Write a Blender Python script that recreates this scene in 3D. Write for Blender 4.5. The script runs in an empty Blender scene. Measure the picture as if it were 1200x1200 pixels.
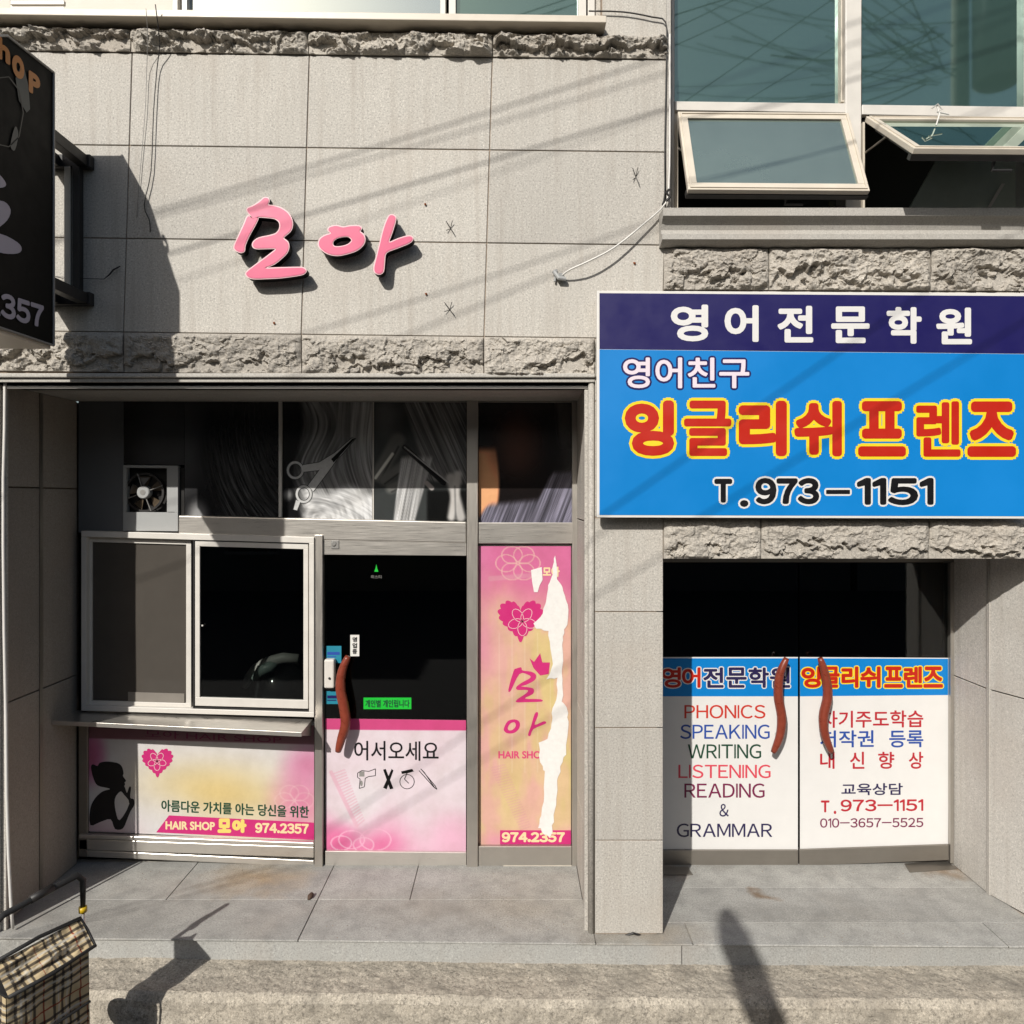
import bpy, math, random
import numpy as np
from mathutils import Vector, Matrix
from mathutils.geometry import tessellate_polygon

sc = bpy.context.scene
COL = sc.collection
random.seed(4)
# ------------------------------------------------------------------ camera
D, EYE, FOC = 4.1, 2.43, 861.0
cam = bpy.data.objects.new('camera', bpy.data.cameras.new('camera'))
COL.objects.link(cam)
cam.location = (0, -D, EYE)
cam.rotation_euler = (math.radians(90), 0, 0)
cam.data.sensor_width = 36
cam.data.lens = 36 * FOC / 1200
cam.data.shift_y = -15 / 1200
cam.data.clip_start = 0.05
cam.data.clip_end = 2000
sc.camera = cam
# ------------------------------------------------------------------ sky and sun
SUN = Vector((-0.45, -1.0, 0.72)).normalized()
el = math.asin(SUN.z)
world = bpy.data.worlds.new('World')
sc.world = world
world.use_nodes = True
wt = world.node_tree
bg = wt.nodes['Background']
sky = wt.nodes.new('ShaderNodeTexSky')
sky.sky_type = 'NISHITA'
sky.sun_disc = False
sky.sun_elevation = el
sky.sun_rotation = math.atan2(SUN.x, SUN.y)
sky.air_density = 1.2
sky.dust_density = 2.0
wt.links.new(sky.outputs[0], bg.inputs[0])
bg.inputs[1].default_value = 0.085
sd = bpy.data.lights.new('sun', 'SUN')
sd.energy = 4.6
sd.angle = math.radians(0.55)
sd.color = (1.0, 0.96, 0.895)
so = bpy.data.objects.new('sun', sd)
COL.objects.link(so)
so.rotation_euler = SUN.to_track_quat('Z', 'Y').to_euler()
so.location = SUN * 30
sc.view_settings.view_transform = 'Standard'
sc.view_settings.look = 'None'
sc.view_settings.gamma = 1
sc.view_settings.exposure = 0.0
sc.view_settings.use_curve_mapping = False
sc.cycles.use_denoising = True
sc.cycles.max_bounces = 8
sc.cycles.transparent_max_bounces = 12
sc.cycles.caustics_reflective = False
sc.cycles.caustics_refractive = False


# ------------------------------------------------------------------ helpers
def F(px, py, Y=0.0):
    """point of the vertical plane at distance Y behind the facade face"""
    k = (D + Y) / FOC
    return Vector(((px - 600) * k, Y, EYE + (585 - py) * k))


def s2l(c):
    c = np.asarray(c, dtype=float)
    return np.where(c <= 0.04045, c / 12.92, ((c + 0.055) / 1.055) ** 2.4)


def rgb(r, g, b):
    return tuple(float(v) for v in s2l((r / 255, g / 255, b / 255)))


ORG = {}


def empty(name, loc, label=None, cat=None, group=None, kind=None):
    o = bpy.data.objects.new(name, None)
    o.empty_display_size = 0.1
    COL.objects.link(o)
    o.location = loc
    ORG[o.name] = Vector(loc)
    tag(o, label, cat, group, kind)
    return o


def tag(o, label=None, cat=None, group=None, kind=None):
    if label: o['label'] = label
    if cat: o['category'] = cat
    if group: o['group'] = group
    if kind: o['kind'] = kind
    return o


class MB:
    def __init__(s):
        s.v = []; s.f = []; s.mi = []

    def prism(s, pts, off, mi=0, side=None):
        """convex polygon pts (world), extruded by vector off"""
        n = len(pts); b = len(s.v)
        off = Vector(off)
        s.v += [tuple(p) for p in pts] + [tuple(Vector(p) + off) for p in pts]
        s.f.append(list(range(b, b + n))); s.mi.append(mi)
        s.f.append(list(range(b + 2 * n - 1, b + n - 1, -1))); s.mi.append(mi)
        for i in range(n):
            j = (i + 1) % n
            s.f.append([b + j, b + i, b + n + i, b + n + j]); s.mi.append(mi if side is None else side)
        return s

    def box(s, x0, x1, y0, y1, z0, z1, mi=0):
        return s.prism([(x0, y0, z0), (x1, y0, z0), (x1, y0, z1), (x0, y0, z1)], (0, y1 - y0, 0), mi)

    def q(s, x0, y0, x1, y1, Yf, Yb, tilt=0.0, mi=0):
        """rect in photo units on plane Yf, extruded to Yb; tilt = drop per unit to the right"""
        d = tilt * (x1 - x0)
        a, b, c, e = F(x0, y1, Yf), F(x1, y1 + d, Yf), F(x1, y0 + d, Yf), F(x0, y0, Yf)
        return s.prism([a, b, c, e], (0, Yb - Yf, 0), mi)

    def qc(s, pts, Yf, Yb, mi=0):
        return s.prism([F(x, y, Yf) for x, y in pts], (0, Yb - Yf, 0), mi)

    def ring(s, x0, y0, x1, y1, t, Yf, Yb, tilt=0.0, mi=0, tt=None, tb=None):
        tt = tt or t; tb = tb or t
        s.q(x0, y0, x1, y0 + tt, Yf, Yb, tilt, mi)
        s.q(x0, y1 - tb, x1, y1, Yf, Yb, tilt, mi)
        s.qc([(x0, y1 - tb), (x0 + t, y1 - tb + tilt * t), (x0 + t, y0 + tt + tilt * t), (x0, y0 + tt)], Yf, Yb, mi)
        w = x1 - x0
        s.qc([(x1 - t, y1 - tb + tilt * (w - t)), (x1, y1 - tb + tilt * w), (x1, y0 + tt + tilt * w), (x1 - t, y0 + tt + tilt * (w - t))], Yf, Yb, mi)
        return s

    def tube(s, path, rad, n=8, mi=0, sx=1.0):
        path = [Vector(p) for p in path]
        m = len(path)
        r = rad if isinstance(rad, (list, tuple)) else [rad] * m
        base = len(s.v)
        up = Vector((0, 0, 1))
        prev = None
        for i, p in enumerate(path):
            t = (path[min(i + 1, m - 1)] - path[max(i - 1, 0)]).normalized()
            if prev is None:
                a = t.cross(up)
                if a.length < 0.05: a = t.cross(Vector((1, 0, 0)))
                a.normalize()
            else:
                a = (prev - t * prev.dot(t)).normalized()
            prev = a
            b = t.cross(a)
            for k in range(n):
                an = 2 * math.pi * k / n
                s.v.append(tuple(p + a * (math.cos(an) * r[i] * sx) + b * (math.sin(an) * r[i])))
        for i in range(m - 1):
            for k in range(n):
                k2 = (k + 1) % n
                s.f.append([base + i * n + k, base + i * n + k2, base + (i + 1) * n + k2, base + (i + 1) * n + k]); s.mi.append(mi)
        s.f.append([base + k for k in range(n)][::-1]); s.mi.append(mi)
        s.f.append([base + (m - 1) * n + k for k in range(n)]); s.mi.append(mi)
        return s

    def cyl(s, p0, p1, r, n=16, mi=0):
        return s.tube([p0, p1], r, n, mi)

    def poly(s, loops, Yf, Yb, mi=0, side=None, conv=True):
        """filled outline (first loop) with holes, photo units, on plane Yf, sides to Yb"""
        L = [[F(x, y, Yf) if conv else Vector(x) for x, y in lp] for lp in loops]
        flat = [p for lp in L for p in lp]
        b = len(s.v)
        s.v += [tuple(p) for p in flat]
        for t in tessellate_polygon(L):
            p0, p1, p2 = (flat[i] for i in t)
            nrm = (p1 - p0).cross(p2 - p0)
            t = list(t)
            if nrm.y > 0: t = t[::-1]
            s.f.append([b + i for i in t]); s.mi.append(mi)
        if Yb is not None:
            for lp in L:
                n = len(lp); b2 = len(s.v)
                s.v += [tuple(p) for p in lp] + [(p.x, p.y + Yb - Yf, p.z) for p in lp]
                for i in range(n):
                    j = (i + 1) % n
                    s.f.append([b2 + i, b2 + j, b2 + n + j, b2 + n + i]); s.mi.append(mi if side is None else side)
        return s

    def build(s, name, mats, parent=None, smooth=False, bevel=0.0, seg=2):
        me = bpy.data.meshes.new(name)
        org = ORG[parent.name] if parent is not None else Vector((0, 0, 0))
        v = [(x - org.x, y - org.y, z - org.z) for x, y, z in s.v]
        me.from_pydata(v, [], s.f)
        if not isinstance(mats, (list, tuple)): mats = [mats]
        for m in mats: me.materials.append(m)
        me.polygons.foreach_set('material_index', s.mi)
        if smooth:
            me.polygons.foreach_set('use_smooth', [True] * len(s.f))
        me.update()
        o = bpy.data.objects.new(name, me)
        COL.objects.link(o)
        if parent is not None: o.parent = parent
        ORG[o.name] = org
        if bevel:
            bm = o.modifiers.new('bevel', 'BEVEL'); bm.width = bevel; bm.segments = seg; bm.limit_method = 'ANGLE'; bm.angle_limit = 0.6
        return o


def single(mb, name, mats, label, cat, group=None, base=None, **kw):
    """one-mesh thing with its origin at its base"""
    v = np.array(mb.v)
    if base is None:
        base = Vector(((v[:, 0].min() + v[:, 0].max()) / 2, (v[:, 1].min() + v[:, 1].max()) / 2, v[:, 2].min()))
    mb.v = [tuple(p) for p in (v - np.array(base))]
    o = mb.build(name, mats, None, **kw)
    o.location = base
    ORG[o.name] = Vector(base)
    return tag(o, label, cat, group)


# ---- numpy noise
def _h(ix, iy, seed):
    n = np.sin(ix * 127.1 + iy * 311.7 + seed * 74.7) * 43758.5453
    return n - np.floor(n)


def vn(x, y, seed=0):
    ix, iy = np.floor(x), np.floor(y)
    fx, fy = x - ix, y - iy
    fx = fx * fx * (3 - 2 * fx); fy = fy * fy * (3 - 2 * fy)
    a = _h(ix, iy, seed); b = _h(ix + 1, iy, seed); c = _h(ix, iy + 1, seed); d = _h(ix + 1, iy + 1, seed)
    return (a * (1 - fx) + b * fx) * (1 - fy) + (c * (1 - fx) + d * fx) * fy


def fbm(x, y, o=4, seed=0):
    r = 0; a = 0.5; t = 0
    for i in range(o):
        r = r + a * vn(x * 2 ** i, y * 2 ** i, seed + i * 7.3); t += a; a *= 0.5
    return r / t


def sst(a, b, x):
    t = np.clip((x - a) / (b - a), 0, 1)
    return t * t * (3 - 2 * t)


def mixc(c0, c1, t):
    t = t[..., None]
    return np.asarray(c0) * (1 - t) + np.asarray(c1) * t


def grid_mesh(name, P, mats, parent=None, colors=None, smooth=False, flip=False, fade=0.0):
    """P: (nv, nu, 3) world points"""
    nv, nu = P.shape[:2]
    org = ORG[parent.name] if parent is not None else Vector((0, 0, 0))
    v = (P.reshape(-1, 3) - np.array(org)).astype(np.float32)
    idx = np.arange(nv * nu).reshape(nv, nu)
    q = np.stack([idx[:-1, :-1], idx[1:, :-1], idx[1:, 1:], idx[:-1, 1:]], -1).reshape(-1, 4)
    if flip: q = q[:, ::-1]
    me = bpy.data.meshes.new(name)
    me.vertices.add(len(v)); me.vertices.foreach_set('co', v.ravel())
    me.loops.add(q.size); me.loops.foreach_set('vertex_index', q.ravel().astype(np.int32))
    me.polygons.add(len(q)); me.polygons.foreach_set('loop_start', np.arange(0, q.size, 4, dtype=np.int32))
    me.polygons.foreach_set('use_smooth', [smooth] * len(q))
    if colors is not None:
        ca = me.color_attributes.new('print', 'FLOAT_COLOR', 'POINT')
        c = np.ones((len(v), 4), np.float32)
        c[:, :3] = s2l(np.clip(colors.reshape(-1, 3), 0, 1)) * 0.76
        if fade: c[:, :3] = c[:, :3] * (1 - fade) + c[:, :3].mean(1, keepdims=True) * fade * .55 + .30 * fade
        ca.data.foreach_set('color', c.ravel())
    me.update(); me.validate()
    for m in (mats if isinstance(mats, (list, tuple)) else [mats]): me.materials.append(m)
    o = bpy.data.objects.new(name, me)
    COL.objects.link(o)
    if parent is not None: o.parent = parent
    ORG[o.name] = org
    return o


def print_sheet(name, corners, Y, fn, mat, parent, step=1.0, fade=0.0):
    """flat printed sheet; corners tl,tr,br,bl in photo units; fn(x, y) -> rgb (0..1 sRGB)"""
    tl, tr, br, bl = [np.array(c, float) for c in corners]
    nu = int(max(np.linalg.norm(tr - tl), np.linalg.norm(br - bl)) / step) + 2
    nv = int(max(np.linalg.norm(bl - tl), np.linalg.norm(br - tr)) / step) + 2
    u = np.linspace(0, 1, nu)[None, :, None]; v = np.linspace(0, 1, nv)[:, None, None]
    q = tl * (1 - u) * (1 - v) + tr * u * (1 - v) + br * u * v + bl * (1 - u) * v
    k = (D + Y) / FOC
    P = np.stack([(q[..., 0] - 600) * k, np.full(q.shape[:2], Y), EYE + (585 - q[..., 1]) * k], -1)
    return grid_mesh(name, P, mat, parent, colors=fn(q[..., 0], q[..., 1]), fade=fade)


# ---- lettering
_FW = {}


def glyphs(text, fw=False):
    if fw:
        V, Fc, cur = [], [], 0.0
        for ch in text:
            if ch == ' ': cur += .3; continue
            w = chr(ord(ch) + 0xFEE0)
            if ch == '1': _FW[w] = (np.array([(.15, 0), (.215, 0), (.215, .74), (.15, .74), (.0, .62), (.0, .55), (.15, .61), (.165, .74)]), [[0, 1, 2, 3], [4, 5, 6, 3]])
            elif ch == 'I': _FW[w] = (np.array([(0, 0), (.075, 0), (.075, .735), (0, .735)]), [[0, 1, 2, 3]])
            elif w not in _FW: _FW[w] = glyphs(w)
            v, f = _FW[w]
            b = len(V); x0 = v[:, 0].min()
            V += [(p[0] - x0 + cur, p[1]) for p in v]
            Fc += [[b + j for j in q] for q in f]
            cur += v[:, 0].max() - x0 + .085
        return np.array(V), Fc
    cu = bpy.data.curves.new('txt', 'FONT')
    cu.body = text; cu.resolution_u = 4
    ob = bpy.data.objects.new('txt', cu)
    COL.objects.link(ob)
    dg = bpy.context.evaluated_depsgraph_get()
    me = bpy.data.meshes.new_from_object(ob.evaluated_get(dg))
    v = np.array([tuple(p.co) for p in me.vertices])[:, :2]
    f = [list(p.vertices) for p in me.polygons]
    bpy.data.objects.remove(ob); bpy.data.curves.remove(cu); bpy.data.meshes.remove(me)
    return v, f


def letter(text, box, Y, layers, parent, name='lettering', tilt=0.0, slant=0.0, label=None, fw=None):
    """layers: list of (thickening in photo px, material, lift in metres), back layer first"""
    if fw is None: fw = all(ord(ch) < 128 for ch in text) and 'HAIR' not in text
    v, f = glyphs(text, fw)
    x0, y0, x1, y1 = box
    r0 = layers[-1][0]
    mn, mx = v.min(0), v.max(0)
    out = []
    for r, mat, lift in layers:
        mb = MB()
        sxx = (x1 - x0 - 2 * r0) / (mx[0] - mn[0]); syy = (y1 - y0 - 2 * r0) / (mx[1] - mn[1])
        X = x0 + r0 + (v[:, 0] - mn[0]) * sxx
        Yp = y1 - r0 - (v[:, 1] - mn[1]) * syy
        X = X + slant * (y1 - Yp)
        Yp = Yp + tilt * (X - x0)
        offs = [(0, 0)]
        if r > 0:
            n = 12 if r > 1.0 else 8
            offs += [(r * math.cos(2 * math.pi * i / n), r * math.sin(2 * math.pi * i / n)) for i in range(n)]
            if r > 2.0: offs += [(r * .5 * math.cos(2 * math.pi * i / 6), r * .5 * math.sin(2 * math.pi * i / 6)) for i in range(6)]
        k = (D + Y) / FOC
        for i, (dx, dy) in enumerate(offs):
            b = len(mb.v)
            yy = Y - lift - i * 2e-5
            mb.v += [((a + dx - 600) * k, yy, EYE + (585 - c - dy) * k) for a, c in zip(X, Yp)]
            mb.f += [[b + j for j in ff] for ff in f]
        mb.mi = [0] * len(mb.f)
        o = mb.build(name, mat, parent)
        if label: o['label'] = label
        out.append(o)
        label = None
    return out


def smooth_loop(pts, n=4):
    P = np.array(pts, float); m = len(P); out = []
    for i in range(m):
        p0, p1, p2, p3 = P[i - 1], P[i], P[(i + 1) % m], P[(i + 2) % m]
        for t in np.arange(n) / n:
            out.append(tuple(0.5 * ((2 * p1) + (p2 - p0) * t + (2 * p0 - 5 * p1 + 4 * p2 - p3) * t * t + (3 * p1 - p0 - 3 * p2 + p3) * t ** 3)))
    return out


def offset_loop(pts, d):
    P = np.array(pts, float); a = np.roll(P, 1, 0); b = np.roll(P, -1, 0)
    area = 0.5 * np.sum(P[:, 0] * b[:, 1] - b[:, 0] * P[:, 1])
    t = b - a; t /= np.linalg.norm(t, axis=1)[:, None] + 1e-9
    n = np.stack([t[:, 1], -t[:, 0]], 1) * (1 if area > 0 else -1)
    return [tuple(p) for p in P + n * d]


# ------------------------------------------------------------------ materials
def new_mat(name):
    m = bpy.data.materials.new(name); m.use_nodes = True
    return m, m.node_tree.nodes, m.node_tree.links, m.node_tree.nodes['Principled BSDF']


def ramp(N, L, src, stops):
    r = N.new('ShaderNodeValToRGB')
    e = r.color_ramp.elements
    while len(e) < len(stops): e.new(0.5)
    for k, (p, c) in enumerate(stops):
        e[k].position = p
        e[k].color = (*(c if hasattr(c, '__len__') else (c, c, c)), 1)
    L.new(src, r.inputs[0])
    return r.outputs[0]


def noise(N, L, vec, scale, detail=4, rough=0.55, mapping=None):
    n = N.new('ShaderNodeTexNoise')
    n.inputs['Scale'].default_value = scale; n.inputs['Detail'].default_value = detail; n.inputs['Roughness'].default_value = rough
    if mapping:
        mp = N.new('ShaderNodeMapping'); mp.inputs['Scale'].default_value = mapping
        L.new(vec, mp.inputs[0]); vec = mp.outputs[0]
    L.new(vec, n.inputs['Vector'])
    return n.outputs['Fac']


def mixn(N, L, fac, a, b, mode='MIX'):
    m = N.new('ShaderNodeMix'); m.data_type = 'RGBA'; m.blend_type = mode
    for sock, val in ((m.inputs[0], fac), (m.inputs[6], a), (m.inputs[7], b)):
        if isinstance(val, (int, float)): sock.default_value = val
        elif isinstance(val, tuple): sock.default_value = (*val, 1)
        else: L.new(val, sock)
    return m.outputs[2]


def granite(name, base, speck=0.5, stain=0.35, streak=0.25, warm=(0.30, 0.20, 0.12), bump=0.15, rough=0.7, grime=0.0):
    m, N, L, B = new_mat(name)
    g = N.new('ShaderNodeNewGeometry').outputs['Position']
    oi = N.new('ShaderNodeObjectInfo').outputs['Random']
    c = tuple(base)
    dark = tuple(v * 0.55 for v in c); light = tuple(min(1, v * 1.3) for v in c)
    n1 = noise(N, L, g, 230, 3, 0.7)
    col = ramp(N, L, n1, [(0.32, dark), (0.47, c), (0.56, c), (0.70, light)])
    n1b = noise(N, L, g, 105, 4, 0.8)
    col = mixn(N, L, speck, col, ramp(N, L, n1b, [(0.36, tuple(v * .42 for v in c)), (0.46, tuple(v * .92 for v in c)), (0.56, c), (0.66, tuple(min(1, v * 1.55) for v in c))]))
    n2 = noise(N, L, g, 2.2, 5, 0.6)
    col = mixn(N, L, ramp(N, L, n2, [(0.35, 0.0), (0.75, stain)]), col, tuple(v * 0.72 for v in c))
    n3 = noise(N, L, g, 1.0, 5, 0.6, (22, 22, 1.1))
    col = mixn(N, L, ramp(N, L, n3, [(0.48, 0.0), (0.75, streak)]), col, tuple(c[i] * 0.5 + warm[i] * 0.25 for i in range(3)))
    n4 = noise(N, L, g, 1.7, 4, 0.5)
    col = mixn(N, L, ramp(N, L, n4, [(0.55, 0.0), (0.8, 0.45)]), col, tuple(c[i] * .55 + warm[i] * .45 for i in range(3)))
    tint = ramp(N, L, oi, [(0.0, (0.90, 0.895, 0.885)), (1.0, (1.05, 1.045, 1.03))])
    col = mixn(N, L, 1.0, col, tint, 'MULTIPLY')
    if grime > .7:
        n6 = noise(N, L, g, 48, 5, 0.8)
        col = mixn(N, L, ramp(N, L, n6, [(0.40, 0.75), (0.47, 0.0)]), col, tuple(v * 0.28 for v in c))
        n7 = noise(N, L, g, 75, 4, 0.8)
        col = mixn(N, L, ramp(N, L, n7, [(0.56, 0.0), (0.62, 0.6)]), col, tuple(min(1, v * 1.5) for v in c))
    if grime:
        n5 = noise(N, L, g, 7, 6, 0.7)
        col = mixn(N, L, ramp(N, L, n5, [(0.42, 0.0), (0.7, grime)]), col, tuple(v * 0.4 for v in c))
    L.new(col, B.inputs['Base Color'])
    B.inputs['Roughness'].default_value = rough
    bp = N.new('ShaderNodeBump'); bp.inputs['Strength'].default_value = bump; bp.inputs['Distance'].default_value = 0.003
    L.new(n1b, bp.inputs['Height']); L.new(bp.outputs[0], B.inputs['Normal'])
    return m


def simple(name, c, rough=0.5, metal=0.0, var=0.15, scale=12, bump=0.0, spec=0.5):
    m, N, L, B = new_mat(name)
    t = N.new('ShaderNodeTexCoord').outputs['Object']
    n = noise(N, L, t, scale, 5, 0.6)
    col = mixn(N, L, n, tuple(v * (1 - var) for v in c), tuple(min(1, v * (1 + var)) for v in c))
    L.new(col, B.inputs['Base Color'])
    L.new(ramp(N, L, n, [(0.3, max(0, rough - .08)), (0.7, min(1, rough + .08))]), B.inputs['Roughness'])
    B.inputs['Metallic'].default_value = metal
    B.inputs['Specular IOR Level'].default_value = spec
    if bump:
        bp = N.new('ShaderNodeBump'); bp.inputs['Strength'].default_value = bump; bp.inputs['Distance'].default_value = 0.004
        n2 = noise(N, L, t, scale * 5, 4, 0.6)
        L.new(n2, bp.inputs['Height']); L.new(bp.outputs[0], B.inputs['Normal'])
    return m


def steel(name, c=(0.55, 0.52, 0.48), rough=0.38, ax=(1, 1, 60)):
    m, N, L, B = new_mat(name)
    t = N.new('ShaderNodeTexCoord').outputs['Object']
    n = noise(N, L, t, 6, 4, 0.6, ax)
    n2 = noise(N, L, t, 5, 5, 0.6)
    col = mixn(N, L, n2, tuple(v * 0.75 for v in c), c)
    L.new(col, B.inputs['Base Color'])
    B.inputs['Metallic'].default_value = 0.85
    L.new(ramp(N, L, n, [(0.3, rough - .08), (0.7, rough + .1)]), B.inputs['Roughness'])
    bp = N.new('ShaderNodeBump'); bp.inputs['Strength'].default_value = 0.035; bp.inputs['Distance'].default_value = 0.001
    L.new(n, bp.inputs['Height']); L.new(bp.outputs[0], B.inputs['Normal'])
    return m


def glass(name, tint, refl=1.0, film=None, film_amt=0.0, rough=0.0, gcol=(1, 1, 1)):
    """window glass: fresnel reflection over a tinted see-through or filmed pane"""
    m, N, L, B = new_mat(name)
    N.remove(B)
    out = [n for n in N if n.type == 'OUTPUT_MATERIAL'][0]
    tr = N.new('ShaderNodeBsdfTransparent'); tr.inputs[0].default_value = (*tint, 1)
    gl = N.new('ShaderNodeBsdfGlossy'); gl.inputs['Roughness'].default_value = rough; gl.inputs['Color'].default_value = (*gcol, 1)
    body = tr.outputs[0]
    if film:
        df = N.new('ShaderNodeBsdfDiffuse')
        t = N.new('ShaderNodeTexCoord').outputs['Object']
        n = noise(N, L, t, 3, 6, 0.7)
        L.new(mixn(N, L, n, tuple(v * .8 for v in film), tuple(v * 1.2 for v in film)), df.inputs[0])
        mx = N.new('ShaderNodeMixShader'); mx.inputs[0].default_value = film_amt
        L.new(body, mx.inputs[1]); L.new(df.outputs[0], mx.inputs[2]); body = mx.outputs[0]
    fr = N.new('ShaderNodeFresnel'); fr.inputs[0].default_value = 1.5
    mu = N.new('ShaderNodeMath'); mu.operation = 'MULTIPLY'; mu.inputs[1].default_value = refl; mu.use_clamp = True
    L.new(fr.outputs[0], mu.inputs[0])
    m2 = N.new('ShaderNodeMixShader')
    L.new(mu.outputs[0], m2.inputs[0]); L.new(body, m2.inputs[1]); L.new(gl.outputs[0], m2.inputs[2])
    L.new(m2.outputs[0], out.inputs[0])
    return m


def print_mat(name, rough=0.35, spec=0.4):
    m, N, L, B = new_mat(name)
    a = N.new('ShaderNodeAttribute'); a.attribute_name = 'print'
    t = N.new('ShaderNodeTexCoord').outputs['Object']
    n = noise(N, L, t, 6, 6, 0.65)
    col = mixn(N, L, 1.0, a.outputs['Color'], ramp(N, L, n, [(0.35, (0.9, 0.89, 0.87)), (0.6, (1, 1, 1))]), 'MULTIPLY')
    L.new(col, B.inputs['Base Color']); B.inputs['Roughness'].default_value = rough
    B.inputs['Specular IOR Level'].default_value = spec
    bp = N.new('ShaderNodeBump'); bp.inputs['Strength'].default_value = 0.12; bp.inputs['Distance'].default_value = 0.01
    L.new(n, bp.inputs['Height']); L.new(bp.outputs[0], B.inputs['Normal'])
    return m


M = {}
M['granite'] = granite('light granite', (0.505, 0.48, 0.437), speck=.85, stain=0.35, streak=.55)
M['granite_low'] = granite('pilaster granite', (0.475, 0.45, 0.41), speck=.85, stain=0.35, streak=0.4)
M['granite_floor'] = granite('paving granite', (0.42, 0.415, 0.392), speck=.95, stain=0.6, streak=0.0, grime=0.55, rough=0.75)
def add_stains(m, spots):
    N, L = m.node_tree.nodes, m.node_tree.links
    B = N['Principled BSDF']
    g = N.new('ShaderNodeNewGeometry').outputs['Position']
    nz = N.new('ShaderNodeTexNoise'); nz.inputs['Scale'].default_value = 7; nz.inputs['Detail'].default_value = 5
    L.new(g, nz.inputs['Vector'])
    ad = N.new('ShaderNodeVectorMath'); ad.operation = 'MULTIPLY_ADD'; ad.inputs[1].default_value = (.35, .35, 0)
    L.new(nz.outputs['Color'], ad.inputs[0]); L.new(g, ad.inputs[2])
    for (x, y, rx, ry, col, amt) in spots:
        mp = N.new('ShaderNodeMapping'); mp.vector_type = 'POINT'
        mp.inputs['Scale'].default_value = (1 / rx, 1 / ry, 0); mp.inputs['Location'].default_value = (-(x + .175) / rx, -(y + .175) / ry, 0)
        L.new(ad.outputs[0], mp.inputs[0])
        ln_ = N.new('ShaderNodeVectorMath'); ln_.operation = 'LENGTH'; L.new(mp.outputs[0], ln_.inputs[0])
        f = ramp(N, L, ln_.outputs['Value'], [(0.0, amt), (1.0, 0.0)])
        src = B.inputs['Base Color'].links[0].from_socket
        L.new(mixn(N, L, f, src, col, 'MULTIPLY'), B.inputs['Base Color'])


add_stains(M['granite_floor'], [(-1.62, .62, .42, .28, (1.0, .72, .42), .75), (.72, .02, .5, .2, (.9, .72, .5), .5), (1.53, .42, .07, .07, (.55, .35, .2), .9), (2.9, .72, .35, .16, (.75, .5, .3), .8), (0.95, .7, .22, .14, (.8, .55, .35), .8),
                               (.05, .25, .5, .3, (.85, .78, .68), .5), (-.6, .3, .9, .25, (.82, .78, .72), .5), (1.9, .15, .9, .25, (.8, .78, .75), .6), (-2.4, .1, .6, .3, (.8, .78, .75), .5)])
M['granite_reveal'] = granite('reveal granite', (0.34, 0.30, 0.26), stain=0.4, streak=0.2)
M['granite_sunlit'] = granite('sun brightened granite', (0.60, 0.575, 0.535), speck=.7, stain=0.4, streak=0.4)  # brighter copy of the granite, sunlight on the right reveal put into its colour
M['granite_grey'] = granite('grey granite moulding', (0.47, 0.45, 0.415), stain=0.35)
M['riser'] = granite('blue grey riser granite', (0.36, 0.36, 0.345), speck=.7, stain=.4, streak=.2)
M['rock'] = granite('split face granite', (0.47, 0.435, 0.385), speck=0.8, stain=0.4, streak=0.1, bump=0.6, rough=0.85, grime=0.35)
M['mortar'] = simple('dirty joint mortar', (0.27, 0.215, 0.165), 0.9, scale=20, var=0.4)
M['concrete'] = granite('weathered concrete', (0.48, 0.43, 0.355), speck=1.0, stain=0.6, streak=0.0, bump=1.0, rough=0.9, grime=0.75)
M['asphalt'] = simple('asphalt', (0.06, 0.058, 0.055), 0.9, scale=30, var=0.4, bump=0.5)
M['plaster'] = simple('grey plaster', (0.30, 0.28, 0.25), 0.9, scale=5)
M['dark_room'] = simple('unlit interior dark', (0.010, 0.0095, 0.009), 0.9, scale=5, spec=.1)  # near black, the darkness of the unlit rooms put into the wall colour
M['alu'] = simple('white painted aluminium', (0.62, 0.59, 0.54), 0.4, scale=9, var=0.12)
M['alu_cream'] = simple('cream aluminium', (0.60, 0.54, 0.45), 0.42, scale=9, var=0.12)
M['steel'] = steel('brushed steel', (.76, .72, .66), .34)
M['steel_dark'] = steel('dull dark steel', (0.36, 0.33, 0.29), 0.45)
M['steel_v'] = steel('upright brushed steel', (0.55, 0.515, 0.465), 0.40, (60, 60, 1))
M['black'] = simple('black painted metal', (0.018, 0.016, 0.015), 0.5, scale=15, var=0.4)
M['rubber'] = simple('black rubber', (0.015, 0.015, 0.015), 0.65)
M['darkgap'] = simple('dark gasket', (0.012, 0.011, 0.01), 0.8)
M['white'] = simple('white plastic', (0.68, 0.66, 0.62), 0.4, var=0.06)
M['panel_grey'] = simple('grey board', (0.34, 0.345, 0.34), 0.6, var=0.12, scale=4)
M['wood_red'] = simple('red lacquered wood', (0.20, 0.038, 0.02), 0.32, scale=25, var=0.35)
M['glass_dark'] = glass('dark shop glass', (0.52, 0.54, 0.53), 1.0)
M['glass_film'] = glass('smoke filmed glass', (0.2, 0.2, 0.2), 0.8, film=(0.080, 0.071, 0.061), film_amt=0.94)
M['glass_teal'] = glass('green tinted glass', (0.12, 0.20, 0.19), 9.0, film=(0.06, 0.115, 0.10), film_amt=0.75, gcol=(.44, .58, .52), rough=.03)
M['glass_blue'] = glass('blue reflecting glass', (0.2, 0.3, 0.32), 12.0, film=(0.07, 0.13, 0.15), film_amt=0.6, gcol=(.8, .9, .9))
M['glass_sash'] = glass('pale green glass', (0.2, 0.3, 0.3), 8.0, film=(0.21, 0.27, 0.245), film_amt=0.88, gcol=(.62, .74, .66))
M['print'] = print_mat('printed vinyl')
M['print_matt'] = print_mat('printed cloth', 0.85, 0.2)
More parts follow.
